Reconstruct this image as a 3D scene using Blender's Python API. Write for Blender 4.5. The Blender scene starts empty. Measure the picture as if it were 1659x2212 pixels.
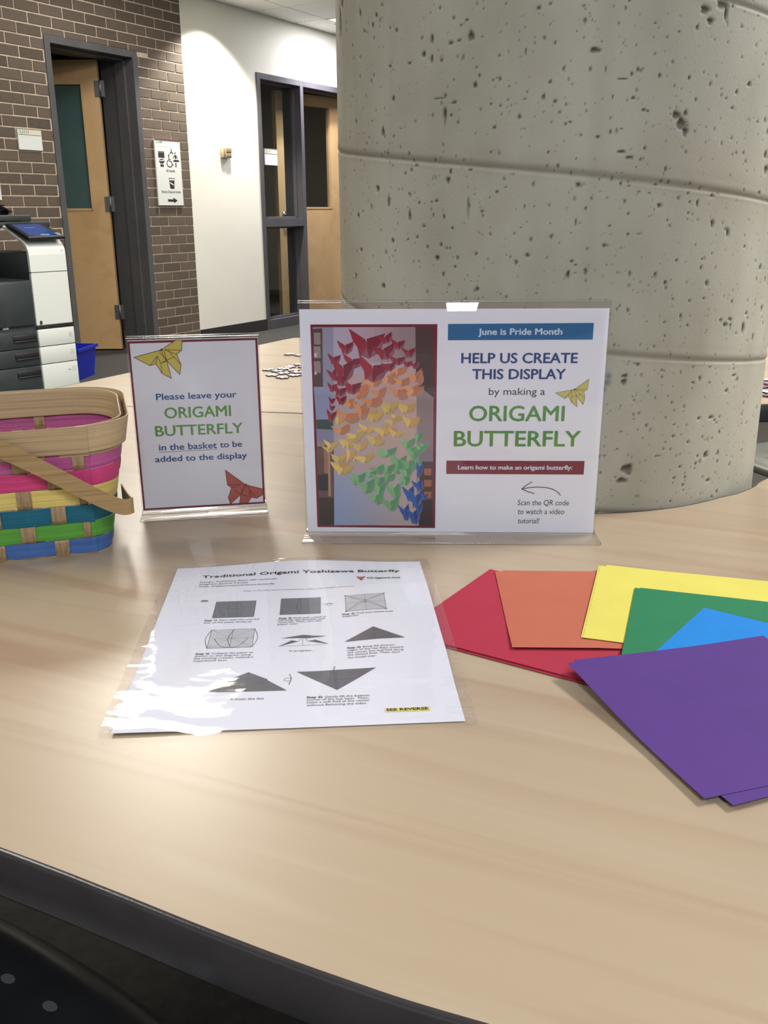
import bpy, bmesh, math, random
import numpy as np
from mathutils import Matrix, Vector, noise
from mathutils.geometry import tessellate_polygon

# ------------------------------------------------------------------ camera, world, lights, exposure
C = bpy.context.scene.collection
TABLE = 0.74
CAM_F, CAM_PITCH, CAM_ROLL = 2034.0, 0.3087, -0.0070
cd = bpy.data.cameras.new('camera'); cam = bpy.data.objects.new('camera', cd); C.objects.link(cam)
cd.sensor_fit = 'VERTICAL'; cd.sensor_height = 24.0; cd.lens = 24.0 * CAM_F / 2212.0
cd.clip_start = 0.02; cd.clip_end = 60
cam.matrix_world = (Matrix.Translation((0, 0, TABLE + 0.3012)) @ Matrix.Rotation(math.pi/2 - CAM_PITCH, 4, 'X')
                    @ Matrix.Rotation(CAM_ROLL, 4, 'Z'))
bpy.context.scene.camera = cam
vs = bpy.context.scene.view_settings
vs.view_transform = 'Standard'; vs.look = 'None'; vs.gamma = 1.0; vs.use_curve_mapping = False
vs.exposure = 0.0
w = bpy.data.worlds.new('world'); bpy.context.scene.world = w; w.use_nodes = True
w.node_tree.nodes['Background'].inputs[0].default_value = (0.86, 0.93, 1.0, 1)
w.node_tree.nodes['Background'].inputs[1].default_value = 0.52

# the long wall: origin at the left edge of the glazed frame, D runs along it, N points into the room
P0 = Vector((-1.0751, 8.8582, 0)); D = Vector((0.4973, 0.8676, 0)); N = Vector((0.8676, -0.4973, 0))
WALL = Matrix(((D.x, N.x, 0, P0.x), (D.y, N.y, 0, P0.y), (0, 0, 1, 0), (0, 0, 0, 1)))   # local x = along, y = out of wall, z = up
CEIL = 2.66
def area(name, m, sx, sy, power, col):
    l = bpy.data.lights.new(name, 'AREA'); l.shape = 'RECTANGLE'; l.size = sx; l.size_y = sy; l.energy = power; l.color = col
    o = bpy.data.objects.new(name, l); C.objects.link(o); o.matrix_world = m; return o
WARM = (1.0, 0.93, 0.82); NEUT = (1.0, 0.97, 0.94); COOL = (0.93, 0.93, 1.0)
TROFFERS = [  # x, y, rotation, size x, size y, power, colour
    (-1.02, 4.15, 0.0, 0.60, 1.20, 90, WARM),
    (0.95, 4.10, 0.0, 0.60, 1.20, 76, WARM),
    (2.30, 1.60, 0.0, 0.60, 1.20, 150, NEUT),
    (-1.75, 0.90, 0.0, 0.60, 1.20, 20, WARM),
    (0.25, -1.60, 0.0, 0.60, 1.20, 66, COOL),
]
for i, (x, y, r, sx, sy, pw, col) in enumerate(TROFFERS):
    area('troffer_light', Matrix.Translation((x, y, CEIL - 0.012)) @ Matrix.Rotation(r, 4, 'Z'), sx, sy, pw, col)
# square light beside the far wall (its corner shows next to the column)
area('wall_troffer_light', WALL @ Matrix.Translation((0.90, 0.64, CEIL - 0.012)), 0.56, 0.56, 30, COOL)
def spot(name, s, e, power, col):
    l = bpy.data.lights.new(name, 'SPOT'); l.energy = power; l.color = col; l.spot_size = math.radians(113); l.spot_blend = 0.42
    l.shadow_soft_size = 0.05
    o = bpy.data.objects.new(name, l); C.objects.link(o); o.matrix_world = WALL @ Matrix.Translation((s, e, CEIL - 0.02)); return o
spot('downlight', -0.68, 0.34, 215, (1.0, 0.955, 0.86))
spot('downlight', 0.86, 0.34, 165, (0.93, 0.90, 1.0))
area('brick_fill_light', WALL @ Matrix.Translation((-2.1, 0.85, CEIL - 0.012)), 1.15, 0.55, 17, (1.0, 0.95, 0.88))  # unseen light added to brighten the bricks up to the ceiling

# ------------------------------------------------------------------ helpers
def lin(c):
    return tuple(((v/255.0)/12.92 if v/255.0 <= 0.04045 else ((v/255.0+0.055)/1.055)**2.4) for v in c)
def mat(name, col, rough=0.6, metal=0.0, spec=0.5, coat=0.0, coat_rough=0.1):
    m = bpy.data.materials.new(name); m.use_nodes = True
    b = m.node_tree.nodes['Principled BSDF']
    b.inputs['Base Color'].default_value = (*col, 1); b.inputs['Roughness'].default_value = rough
    b.inputs['Metallic'].default_value = metal; b.inputs['Specular IOR Level'].default_value = spec
    b.inputs['Coat Weight'].default_value = coat; b.inputs['Coat Roughness'].default_value = coat_rough
    return m
class NT:                                   # small node helper
    def __init__(s, m): s.m = m; s.t = m.node_tree; s.b = s.t.nodes['Principled BSDF']; s.out = s.t.nodes['Material Output']
    def n(s, typ, **kw):
        nd = s.t.nodes.new(typ)
        for k, v in kw.items():
            if k in nd.inputs.keys(): nd.inputs[k].default_value = v
            else: setattr(nd, k, v)
        return nd
    def l(s, a, b): s.t.links.new(a, b)
    def coords(s, scale=(1, 1, 1), rot=(0, 0, 0), kind='Object'):
        tc = s.n('ShaderNodeTexCoord'); mp = s.n('ShaderNodeMapping'); mp.inputs['Scale'].default_value = scale
        if any(rot):                          # turn first, then stretch
            m0 = s.n('ShaderNodeMapping'); m0.inputs['Rotation'].default_value = rot; s.l(tc.outputs[kind], m0.inputs['Vector']); s.l(m0.outputs['Vector'], mp.inputs['Vector'])
        else: s.l(tc.outputs[kind], mp.inputs['Vector'])
        return mp.outputs['Vector']
    def noise(s, vec, scale, detail=3, rough=0.5, dist=0.0):
        t = s.n('ShaderNodeTexNoise'); t.inputs['Scale'].default_value = scale; t.inputs['Detail'].default_value = detail
        t.inputs['Roughness'].default_value = rough; t.inputs['Distortion'].default_value = dist
        if vec is not None: s.l(vec, t.inputs['Vector'])
        return t.outputs['Fac']
    def ramp(s, fac, stops):
        r = s.n('ShaderNodeValToRGB'); e = r.color_ramp.elements
        while len(e) < len(stops): e.new(0.5)
        for el, (p, c) in zip(e, stops): el.position = p; el.color = (*c, 1) if len(c) == 3 else c
        s.l(fac, r.inputs['Fac']); return r.outputs['Color']
    def mix(s, fac, a, b, mode='MIX'):
        m = s.n('ShaderNodeMix'); m.data_type = 'RGBA'; m.blend_type = mode
        for sock, v in ((m.inputs[0], fac), (m.inputs[6], a), (m.inputs[7], b)):
            if hasattr(v, 'node'): s.l(v, sock)
            else: sock.default_value = v if not isinstance(v, tuple) else (*v, 1)[:4]
        return m.outputs[2]
    def bump(s, h, strength=0.3, dist=0.002):
        b = s.n('ShaderNodeBump'); b.inputs['Strength'].default_value = strength; b.inputs['Distance'].default_value = dist
        s.l(h, b.inputs['Height']); s.l(b.outputs['Normal'], s.b.inputs['Normal']); return b
def varied(name, c1, c2, scale=8, rough=0.6, stretch=(1, 1, 1), bump=0.0, bscale=None, detail=4, rot=(0, 0, 0), **kw):
    m = mat(name, c1, rough, **kw); t = NT(m); v = t.coords(stretch, rot)
    f = t.noise(v, scale, detail)
    t.l(t.ramp(f, [(0.3, c1), (0.7, c2)]), t.b.inputs['Base Color'])
    if bump: t.bump(t.noise(v, bscale or scale*4, 3), bump, 0.001)
    return m
def see_through(name, tint, ior=1.49, rough=0.02, bump=None):
    """clear plastic or glass sheet: what lies behind shows through it, fresnel reflection on top"""
    m = bpy.data.materials.new(name); m.use_nodes = True; t = m.node_tree; t.nodes.remove(t.nodes['Principled BSDF'])
    out = t.nodes['Material Output']; tr = t.nodes.new('ShaderNodeBsdfTransparent'); tr.inputs[0].default_value = (*tint, 1)
    gl = t.nodes.new('ShaderNodeBsdfGlossy'); gl.inputs['Roughness'].default_value = rough
    lw = t.nodes.new('ShaderNodeLayerWeight'); pw = t.nodes.new('ShaderNodeMath'); pw.operation = 'POWER'; pw.inputs[1].default_value = 5.0
    f0 = ((ior-1)/(ior+1))**2; fr = t.nodes.new('ShaderNodeMath'); fr.operation = 'MULTIPLY_ADD'; fr.inputs[1].default_value = 1-f0; fr.inputs[2].default_value = f0
    mx = t.nodes.new('ShaderNodeMixShader'); L = t.links.new
    L(lw.outputs['Facing'], pw.inputs[0]); L(pw.outputs[0], fr.inputs[0])
    L(fr.outputs[0], mx.inputs[0]); L(tr.outputs[0], mx.inputs[1]); L(gl.outputs[0], mx.inputs[2]); L(mx.outputs[0], out.inputs[0])
    if bump:
        tc = t.nodes.new('ShaderNodeTexCoord'); nz = t.nodes.new('ShaderNodeTexNoise'); nz.inputs['Scale'].default_value = bump[0]; nz.inputs['Detail'].default_value = 2.5
        mp = t.nodes.new('ShaderNodeMapping'); mp.inputs['Scale'].default_value = bump[3] if len(bump) > 3 else (1, 1, 1)
        bp = t.nodes.new('ShaderNodeBump'); bp.inputs['Strength'].default_value = bump[1]; bp.inputs['Distance'].default_value = bump[2]
        L(tc.outputs['Object'], mp.inputs[0]); L(mp.outputs[0], nz.inputs['Vector']); L(nz.outputs['Fac'], bp.inputs['Height'])
        L(bp.outputs['Normal'], gl.inputs['Normal']); L(bp.outputs['Normal'], lw.inputs['Normal'])
    return m

I4 = Matrix.Identity(4)
class G:                                    # mesh collector
    def __init__(s): s.v = []; s.f = []; s.c = []; s.sm = []
    def add(s, verts, faces, M=I4, col=None, smooth=False):
        o = len(s.v); s.v += [tuple(M @ Vector(p)) for p in verts]
        if M.determinant() < 0: faces = [tuple(reversed(f)) for f in faces]     # frames whose y axis points out of a wall are left-handed
        for f in faces: s.f.append(tuple(i+o for i in f)); s.c.append(col); s.sm.append(smooth)
        return s
    def box(s, x0, x1, y0, y1, z0, z1, M=I4, col=None):
        v = [(x, y, z) for z in (z0, z1) for y in (y0, y1) for x in (x0, x1)]
        return s.add(v, [(0, 2, 3, 1), (4, 5, 7, 6), (0, 1, 5, 4), (2, 6, 7, 3), (0, 4, 6, 2), (1, 3, 7, 5)], M, col)
    def rbox(s, x0, x1, y0, y1, z0, z1, r, M=I4, seg=2, smooth=True):
        bm = bmesh.new(); bmesh.ops.create_cube(bm, size=1)
        for v in bm.verts: v.co = ((x0+x1)/2 + v.co.x*(x1-x0), (y0+y1)/2 + v.co.y*(y1-y0), (z0+z1)/2 + v.co.z*(z1-z0))
        bmesh.ops.bevel(bm, geom=bm.edges[:], offset=r, segments=seg, affect='EDGES', profile=0.5)
        bm.verts.index_update(); vs_ = [tuple(v.co) for v in bm.verts]; fs = [tuple(v.index for v in f.verts) for f in bm.faces]; bm.free()
        return s.add(vs_, fs, M, None, smooth)
    def prism(s, poly, z0, z1, M=I4, col=None, smooth=False):
        n = len(poly); v = [(p[0], p[1], z0) for p in poly] + [(p[0], p[1], z1) for p in poly]
        tri = tessellate_polygon([[Vector((p[0], p[1], 0)) for p in poly]])
        area_ = sum(poly[i][0]*poly[(i+1) % n][1]-poly[(i+1) % n][0]*poly[i][1] for i in range(n))
        top = []; bot = []
        for t in tri:
            a, b, c = t; cr = (poly[b][0]-poly[a][0])*(poly[c][1]-poly[a][1])-(poly[c][0]-poly[a][0])*(poly[b][1]-poly[a][1])
            if cr < 0: a, b, c = a, c, b
            top.append((a+n, b+n, c+n)); bot.append((a, c, b))
        side = [((i, (i+1) % n, (i+1) % n+n, i+n) if area_ > 0 else ((i+1) % n, i, i+n, (i+1) % n+n)) for i in range(n)]
        s.add(v, top+bot, M, col); o = len(s.v)-2*n
        if M.determinant() < 0: side = [tuple(reversed(f)) for f in side]
        for f in side: s.f.append(tuple(i+o for i in f)); s.c.append(col); s.sm.append(smooth)
        return s
    def flat(s, poly, z, M=I4, col=None):
        tri = tessellate_polygon([[Vector((p[0], p[1], 0)) for p in poly]]); fs = []
        for a, b, c in tri:
            cr = (poly[b][0]-poly[a][0])*(poly[c][1]-poly[a][1])-(poly[c][0]-poly[a][0])*(poly[b][1]-poly[a][1])
            fs.append((a, b, c) if cr > 0 else (a, c, b))
        return s.add([(p[0], p[1], z) for p in poly], fs, M, col)
    def line(s, pts, wd, z, M=I4, col=None):
        for a, b in zip(pts[:-1], pts[1:]):
            dx, dy = b[0]-a[0], b[1]-a[1]; L = math.hypot(dx, dy) or 1; nx, ny = -dy/L*wd/2, dx/L*wd/2; ex, ey = dx/L*wd*0.3, dy/L*wd*0.3
            s.flat([(a[0]-nx-ex, a[1]-ny-ey), (b[0]-nx+ex, b[1]-ny+ey), (b[0]+nx+ex, b[1]+ny+ey), (a[0]+nx-ex, a[1]+ny-ey)], z, M, col)
        return s
    def tube(s, pts, r, n=10, M=I4, cap=True):
        pts = [Vector(p) for p in pts]; vv = []; rs = r if isinstance(r, (list, tuple)) else [r]*len(pts); up = Vector((0, 0, 1))
        for i, p in enumerate(pts):
            t = (pts[min(i+1, len(pts)-1)]-pts[max(i-1, 0)]).normalized(); a = t.cross(up)
            if a.length < 1e-3: a = t.cross(Vector((1, 0, 0)))
            a.normalize(); b = t.cross(a)
            vv += [tuple(p+(a*math.cos(k*2*math.pi/n)+b*math.sin(k*2*math.pi/n))*rs[i]) for k in range(n)]
        ff = [(i*n+k, i*n+(k+1) % n, (i+1)*n+(k+1) % n, (i+1)*n+k) for i in range(len(pts)-1) for k in range(n)]
        if cap: ff += [tuple(range(n-1, -1, -1)), tuple((len(pts)-1)*n+k for k in range(n))]
        return s.add(vv, ff, M, None, True)
    def refine(s, mx):                      # split long faces so that flat print can follow a bent sheet
        V = [Vector(p) for p in s.v]; F = []; Cc = []; Sm = []
        for f, c, m in zip(s.f, s.c, s.sm):
            st = [(f[0], f[i], f[i+1]) for i in range(1, len(f)-1)]
            while st:
                a, b, d = st.pop(); L_ = [((V[a]-V[b]).length, a, b, d), ((V[b]-V[d]).length, b, d, a), ((V[d]-V[a]).length, d, a, b)]
                l_, p, q, r = max(L_, key=lambda t: t[0])
                if l_ > mx: V.append((V[p]+V[q])/2); k = len(V)-1; st += [(p, k, r), (k, q, r)]
                else: F.append((a, b, d)); Cc.append(c); Sm.append(m)
        s.v = [tuple(p) for p in V]; s.f = F; s.c = Cc; s.sm = Sm; return s
    def mesh(s, name):
        me = bpy.data.meshes.new(name); me.from_pydata(s.v, [], s.f)
        if any(c is not None for c in s.c):
            at = me.color_attributes.new('Col', 'FLOAT_COLOR', 'CORNER'); buf = []
            for f, c in zip(s.f, s.c): buf += list((*(c or (1, 1, 1)), 1))*len(f)
            at.data.foreach_set('color', buf)
        me.polygons.foreach_set('use_smooth', s.sm); me.update(); return me
WM = {}
def world(o): return WM[o.name]
def link(o, M=I4, parent=None):
    """link with world matrix M (meshes are made in world space and moved into the object's frame)"""
    C.objects.link(o); WM[o.name] = M
    if parent is not None:
        o.parent = parent; o.matrix_parent_inverse = I4; o.matrix_basis = world(parent).inverted() @ M
    else: o.matrix_basis = M
    return o
def root(name, loc, label=None, cat=None, group=None, kind=None, rz=0.0):
    o = bpy.data.objects.new(name, None); o.empty_display_size = 0.05
    link(o, Matrix.Translation(loc) @ Matrix.Rotation(rz, 4, 'Z')); tag(o, label, cat, group, kind); return o
def tag(o, label=None, cat=None, group=None, kind=None):
    if label: o['label'] = label
    if cat: o['category'] = cat
    if group: o['group'] = group
    if kind: o['kind'] = kind
    return o
def obj(name, g, m, parent=None, label=None, cat=None, group=None, kind=None, bevel=0.0):
    me = g.mesh(name) if isinstance(g, G) else g
    me.materials.append(m)
    if parent is not None: M = world(parent).copy()
    else:
        co = np.empty(len(me.vertices)*3, np.float32); me.vertices.foreach_get('co', co); co = co.reshape(-1, 3)
        lo, hi = co.min(0), co.max(0); M = Matrix.Translation((float((lo[0]+hi[0])/2), float((lo[1]+hi[1])/2), float(lo[2])))
    me.transform(M.inverted()); o = bpy.data.objects.new(name, me); link(o, M, parent); tag(o, label, cat, group, kind)
    if bevel:
        b = o.modifiers.new('bevel', 'BEVEL'); b.width = bevel; b.segments = 2; b.limit_method = 'ANGLE'
    return o
CAPS = {}
def text_mesh(body, off=0.0, res=3, shear=0.0):
    cu = bpy.data.curves.new('t', 'FONT'); cu.body = body; cu.size = 1.0; cu.offset = off; cu.resolution_u = res; cu.shear = shear; cu.fill_mode = 'FRONT'
    o = bpy.data.objects.new('t', cu); me = bpy.data.meshes.new_from_object(o)
    v = [tuple(p.co) for p in me.vertices]; f = [tuple(p.vertices) for p in me.polygons]
    bpy.data.objects.remove(o); bpy.data.meshes.remove(me); bpy.data.curves.remove(cu); return v, f
def text(g, body, x0, x1, base, cap, z, M, col, off=0.0, res=3, shear=0.0, slope=0.0):
    """letters fitted between x0 and x1 on the baseline, capitals `cap` high"""
    if 'H' not in CAPS: CAPS['H'] = max(p[1] for p in text_mesh('H')[0])
    v, f = text_mesh(body, 0.0, res, shear)
    if not v: return
    if off > 0:                               # heavier weight: the same letters again, shifted by a hair
        k = len(v); sh = [(-off, 0), (off, 0), (0, -off*.7), (0, off*.7)]; v0, f0 = v, f; v = []; f = []
        for j, (dx, dy) in enumerate(sh): v += [(p[0]+dx, p[1]+dy, p[2]) for p in v0]; f += [tuple(i+j*k for i in q) for q in f0]
    a, b = min(p[0] for p in v), max(p[0] for p in v); sx = (x1-x0)/(b-a); sy = cap/CAPS['H']
    kk = len(v)//(4 if off > 0 else 1); dz = z*.06
    vv = [(x0+(p[0]-a)*sx, base+p[1]*sy+slope*(p[0]-a)*sx, z+(i//kk)*dz*.25) for i, p in enumerate(v)]
    def ccw(q):
        ar = sum(vv[q[i]][0]*vv[q[(i+1) % len(q)]][1]-vv[q[(i+1) % len(q)]][0]*vv[q[i]][1] for i in range(len(q))); return q if ar > 0 else tuple(reversed(q))
    g.add(vv, [ccw(q) for q in f], M, col)
def print_mat(name, rough=0.5):
    m = mat(name, (1, 1, 1), rough); t = NT(m); a = t.n('ShaderNodeVertexColor'); a.layer_name = 'Col'; t.l(a.outputs['Color'], t.b.inputs['Base Color']); return m
INK = print_mat('printed_ink', 0.55)

# ------------------------------------------------------------------ materials
def brick_mat():
    m = mat('brown_brick', (0.12, 0.09, 0.07), 0.8); t = NT(m); oi = t.n('ShaderNodeObjectInfo')
    base = t.ramp(oi.outputs['Random'], [(0.0, lin((82, 71, 60))), (0.35, lin((90, 78, 66))), (0.7, lin((97, 84, 73))), (1.0, lin((76, 65, 54)))])
    v = t.coords(); f = t.noise(v, 60, 5, 0.6)
    t.l(t.mix(t.ramp(f, [(0.35, (0, 0, 0)), (0.75, (0.35, 0.35, 0.35))]), base, lin((118, 105, 92))), t.b.inputs['Base Color'])
    t.bump(t.noise(v, 160, 3), 0.5, 0.002); return m
BRICK = brick_mat()
MORTAR = varied('cream_mortar', lin((206, 190, 168)), lin((184, 168, 148)), 25, 0.9, bump=0.6, bscale=120)
WHITE_WALL = varied('painted_white_wall', lin((234, 232, 220)), lin((230, 228, 216)), 3, 0.7, bump=0.1, bscale=200)
GREY_PAINT = varied('grey_painted_steel', lin((88, 88, 88)), lin((80, 80, 82)), 5, 0.42)
PURPLE_GREY = varied('purplish_grey_painted_steel', lin((86, 83, 87)), lin((78, 76, 80)), 5, 0.42)
BLACK_PLASTIC = mat('black_plastic', lin((26, 26, 28)), 0.4)
CARPET = varied('dark_grey_carpet', lin((60, 58, 53)), lin((47, 45, 41)), 40, 0.95, bump=0.5, bscale=300)
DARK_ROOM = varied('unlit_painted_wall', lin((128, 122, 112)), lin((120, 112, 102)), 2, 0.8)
CEIL_TILE = varied('mineral_ceiling_tile', lin((246, 244, 240)), lin((240, 238, 234)), 40, 0.9, bump=0.3, bscale=300)
def wood_mat(name, a, b, c, ang, rough, stretch, coat=0.0, figure=True, gscale=1.0):
    m = mat(name, a, rough, coat=coat, coat_rough=0.25, spec=0.5); t = NT(m)
    v = t.coords((stretch*gscale, gscale, gscale), (0, 0, ang))
    broad = t.noise(v, 24.0 if figure else 5.0, 3, 0.55, 0.5)
    col = t.ramp(broad, [(0.30, b), (0.45, a), (0.55, a), (0.70, c)])
    fine = t.noise(t.coords((stretch*0.5*gscale, gscale*4, gscale), (0, 0, ang)), 22.0, 5, 0.6)
    col = t.mix(t.ramp(fine, [(0.35, (0, 0, 0)), (0.8, (0.20, 0.20, 0.20))]), col, b)
    if figure:                                # thin darker cathedral lines
        nz = t.noise(v, 9, 2, 0.5, 0.1)
        v2 = t.coords((stretch*gscale, gscale, gscale), (0, 0, ang)); sx = t.n('ShaderNodeSeparateXYZ'); t.l(v2, sx.inputs['Vector'])
        my = t.n('ShaderNodeMath', operation='MULTIPLY'); my.inputs[1].default_value = 11.0; t.l(sx.outputs['Y'], my.inputs[0])
        ma = t.n('ShaderNodeMath', operation='MULTIPLY_ADD'); ma.inputs[1].default_value = 3.2; t.l(nz, ma.inputs[0]); t.l(my.outputs[0], ma.inputs[2])
        fr = t.n('ShaderNodeMath', operation='FRACT'); t.l(ma.outputs[0], fr.inputs[0])
        ln = t.ramp(fr.outputs[0], [(0.0, (0.34, 0.34, 0.34)), (0.05, (0, 0, 0)), (0.86, (0, 0, 0)), (1.0, (0.34, 0.34, 0.34))])
        col = t.mix(ln, col, c)
    t.l(col, t.b.inputs['Base Color']); return m
MAPLE = wood_mat('maple_laminate', lin((169, 152, 128)), lin((177, 163, 140)), lin((158, 135, 112)), 0.43, 0.34, 0.08)
DOOR_WOOD = wood_mat('birch_door_veneer', lin((188, 155, 110)), lin((194, 162, 118)), lin((178, 143, 98)), 0.0, 0.5, 1.0, figure=False, gscale=1.0)
EDGE_BAND = varied('dark_grey_edge_band', lin((66, 63, 64)), lin((58, 56, 56)), 30, 0.2, bump=0.1, bscale=400)
CHROME = mat('brushed_steel', lin((190, 188, 184)), 0.25, 1.0)
HINGE_STEEL = mat('dull_hinge_steel', lin((120, 124, 126)), 0.4, 0.8)
GLASS = see_through('clear_glass', (0.90, 0.93, 0.92), 1.5, 0.01)
ACRYLIC = see_through('clear_acrylic', (0.98, 0.98, 0.985), 1.49, 0.02); ACRYLIC_EDGE = see_through('clear_acrylic_fold', (0.96, 0.96, 0.965), 1.49, 0.22)
FILM = see_through('laminating_film', (0.985, 0.985, 0.995), 1.58, 0.05, (22, 0.30, 0.0018, (1, 1.6, 1)))
PAPER = mat('white_card', lin((240, 242, 249)), 0.6); COPY_PAPER = mat('white_copy_paper', lin((210, 212, 222)), 0.6)
WHITE_PLASTIC = mat('white_plastic', lin((204, 210, 206)), 0.35)

# ------------------------------------------------------------------ the long wall (left part brick, right part white)
def wbox(g, s0, s1, e0, e1, z0, z1, col=None): return g.box(s0, s1, e0, e1, z0, z1, WALL, col)
DO0, DO1, DOZ = -2.306, -1.444, 2.172                    # brick opening with the door frame
BR1 = -0.932                                             # end of the bricks
g = G()
for a, b, z0, z1 in ((-9.0, DO0, 0, CEIL+.05), (DO1, BR1, 0, CEIL+.05), (DO0, DO1, DOZ, CEIL+.05)): wbox(g, a, b, -0.30, -0.0045, z0, z1)
wall_left = obj('wall_left', g, MORTAR, kind='structure', label='dark brown brick wall with cream mortar joints')
BH, BL, JT = 0.0704, 0.1985, 0.0095
def brick_box(L):
    g = G(); g.rbox(0, L, -0.02, 0.0, JT/2, BH-JT/2, 0.0015, seg=1, smooth=False); return g
brick_me = brick_box(BL-JT).mesh('brick'); brick_me.materials.append(BRICK)
stuff = G(); rnd = random.Random(4)
nb = 0
for k in range(-2, 37):
    z = 0.1028 + BH*k
    if z+BH > CEIL+0.03 or z < -0.04: continue
    off = -1.225 if k % 2 == 0 else -1.323
    segs = [(-9.0, BR1)] if z+BH > DOZ+0.02 else [(-9.0, DO0+0.004), (DO1-0.004, BR1)]
    z0, z1 = z, z+BH
    for a, b in segs:
        j = math.floor((a-off)/BL)
        while off+j*BL < b:
            x0 = max(off+j*BL, a); x1 = min(off+(j+1)*BL, b); j += 1
            L = x1-x0-JT
            if L < 0.012: continue
            out = rnd.uniform(-0.0012, 0.0012)
            zz0 = max(z0, 0.0); tops = z1
            if x0 > -3.15 and nb < 298:
                o = bpy.data.objects.new('brick', brick_me); nb += 1
                hole = (z0 < DOZ < z1 and x1 > DO0 and x0 < DO1)
                sc_z = 1.0; zoff = z0
                if hole: zoff = DOZ; sc_z = (z1-DOZ)/BH
                if z0 < 0: zoff = 0; sc_z = (z1)/BH
                M = WALL @ Matrix.Translation((x0+JT/2, out, zoff)) @ Matrix.Diagonal((L/(BL-JT), 1, sc_z, 1))
                link(o, M, wall_left)
            else:
                stuff.box(x0+JT/2, x1-JT/2, -0.02, out, zz0+JT/2, tops-JT/2, WALL)
obj('brick_courses', stuff, BRICK, wall_left, kind='stuff')

GF0, GF1, GFZ = 0.0, 1.71, 2.194                         # glazed frame with sidelight and doorway
g = G()
for a, b, z0, z1 in ((BR1, GF0, 0, CEIL+.05), (GF1, 4.0, 0, CEIL+.05), (GF0, GF1, GFZ, CEIL+.05)): wbox(g, a, b, -0.2, -0.004, z0, z1)
obj('wall_back', g, WHITE_WALL, kind='structure', label='white painted wall between the brick and the concrete column')
g = G(); wbox(g, BR1+.002, GF0, -0.004, 0.010, 0.0, 0.10)
obj('baseboard_back', g, mat('black_vinyl_base', lin((48, 44, 46)), 0.5), kind='structure', label='black vinyl baseboard under the white wall')
g = G(); wbox(g, 3.9, 4.0, 0, 9, 0, CEIL+.05); obj('wall_right', g, WHITE_WALL, kind='structure', label='white wall beyond the column')

# floors, ceiling
g = G(); g.box(-9, 9, -6, 14, -0.05, 0.0); obj('floor', g, CARPET, kind='structure', label='dark grey carpet floor')
g = G(); wbox(g, -14, 4.0, -3.2, 11, CEIL+0.012, CEIL+0.05)
ceiling = obj('ceiling', g, CEIL_TILE, kind='structure', label='white suspended ceiling')
tile = G(); tile.rbox(0.006, 0.594, 0.006, 0.594, 0, 0.012, 0.002, seg=1, smooth=False); tile_me = tile.mesh('ceiling_tile'); tile_me.materials.append(CEIL_TILE)
for i in range(-3, 4):
    for j in range(-1, 5):
        s, e = 0.6*i, 0.34+0.6*j
        if (i, j) == (1, 0): continue
        if j == -1: continue
        link(bpy.data.objects.new('ceiling_tile', tile_me), WALL @ Matrix.Translation((s, e, CEIL)), ceiling)
et = G()
for i in range(-3, 4): et.box(0.6*i+.006, 0.6*i+.594, 0.0, 0.334, CEIL, CEIL+0.012, WALL)
obj('cut_ceiling_tiles', et, CEIL_TILE, ceiling, kind='stuff')
DIFF = bpy.data.materials.new('lit_diffuser'); DIFF.use_nodes = True; DIFF.node_tree.nodes['Principled BSDF'].inputs['Base Color'].default_value = (.9, .9, .9, 1)
DIFF.node_tree.nodes['Principled BSDF'].inputs['Emission Color'].default_value = (1, .97, .95, 1); DIFF.node_tree.nodes['Principled BSDF'].inputs['Emission Strength'].default_value = 3.0
LIGHT_FRAME = mat('white_light_trim', lin((230, 230, 230)), 0.4)
def troffer(M, sx, sy, label):
    r = bpy.data.objects.new('ceiling_light', None); link(r, M); tag(r, label, 'ceiling light')
    g = G()
    for a, b, c, d in ((-sx/2, sx/2, -sy/2, -sy/2+.02), (-sx/2, sx/2, sy/2-.02, sy/2), (-sx/2, -sx/2+.02, -sy/2, sy/2), (sx/2-.02, sx/2, -sy/2, sy/2)):
        g.box(a, b, c, d, -0.008, 0.010, M)
    obj('light_frame', g, LIGHT_FRAME, r)
    g = G(); g.box(-sx/2+.02, sx/2-.02, -sy/2+.02, sy/2-.02, 0.0, 0.006, M); obj('diffuser', g, DIFF, r)
lab = ['long recessed ceiling light ahead to the left of the table', 'long recessed ceiling light ahead above the far side of the column', 'long recessed ceiling light to the right of the column', 'long recessed ceiling light left of the viewer', 'long recessed ceiling light behind the viewer']
for (x, y, r, sx, sy, pw, col), L in zip(TROFFERS, lab): troffer(Matrix.Translation((x, y, CEIL)), sx, sy, L)
troffer(WALL @ Matrix.Translation((0.90, 0.64, CEIL+.004)), 0.6, 0.6, 'square recessed ceiling light beside the column near the white wall')
troffer(WALL @ Matrix.Translation((-2.1, 0.85, CEIL)), 1.2, 0.6, 'unseen long ceiling light added in front of the brick wall door')
def can(s, e, label):
    M = WALL @ Matrix.Translation((s, e, CEIL)); r = bpy.data.objects.new('downlight', None); link(r, M); tag(r, label, 'downlight')
    ring = G(); n = 24; v = []
    for rr, z in ((0.085, 0.0), (0.085, -0.004), (0.065, -0.004), (0.060, 0.011)): v += [(rr*math.cos(2*math.pi*i/n), rr*math.sin(2*math.pi*i/n), z) for i in range(n)]
    ring.add(v, [(k*n+i, k*n+(i+1) % n, (k+1)*n+(i+1) % n, (k+1)*n+i) for k in range(3) for i in range(n)], M, None, True); obj('trim_ring', ring, LIGHT_FRAME, r)
for s, e, L in ((-0.68, 0.34, 'round downlight grazing the white wall next to the brick'), (0.86, 0.34, 'round downlight above the glazed door frame')): can(s, e, L)

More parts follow.
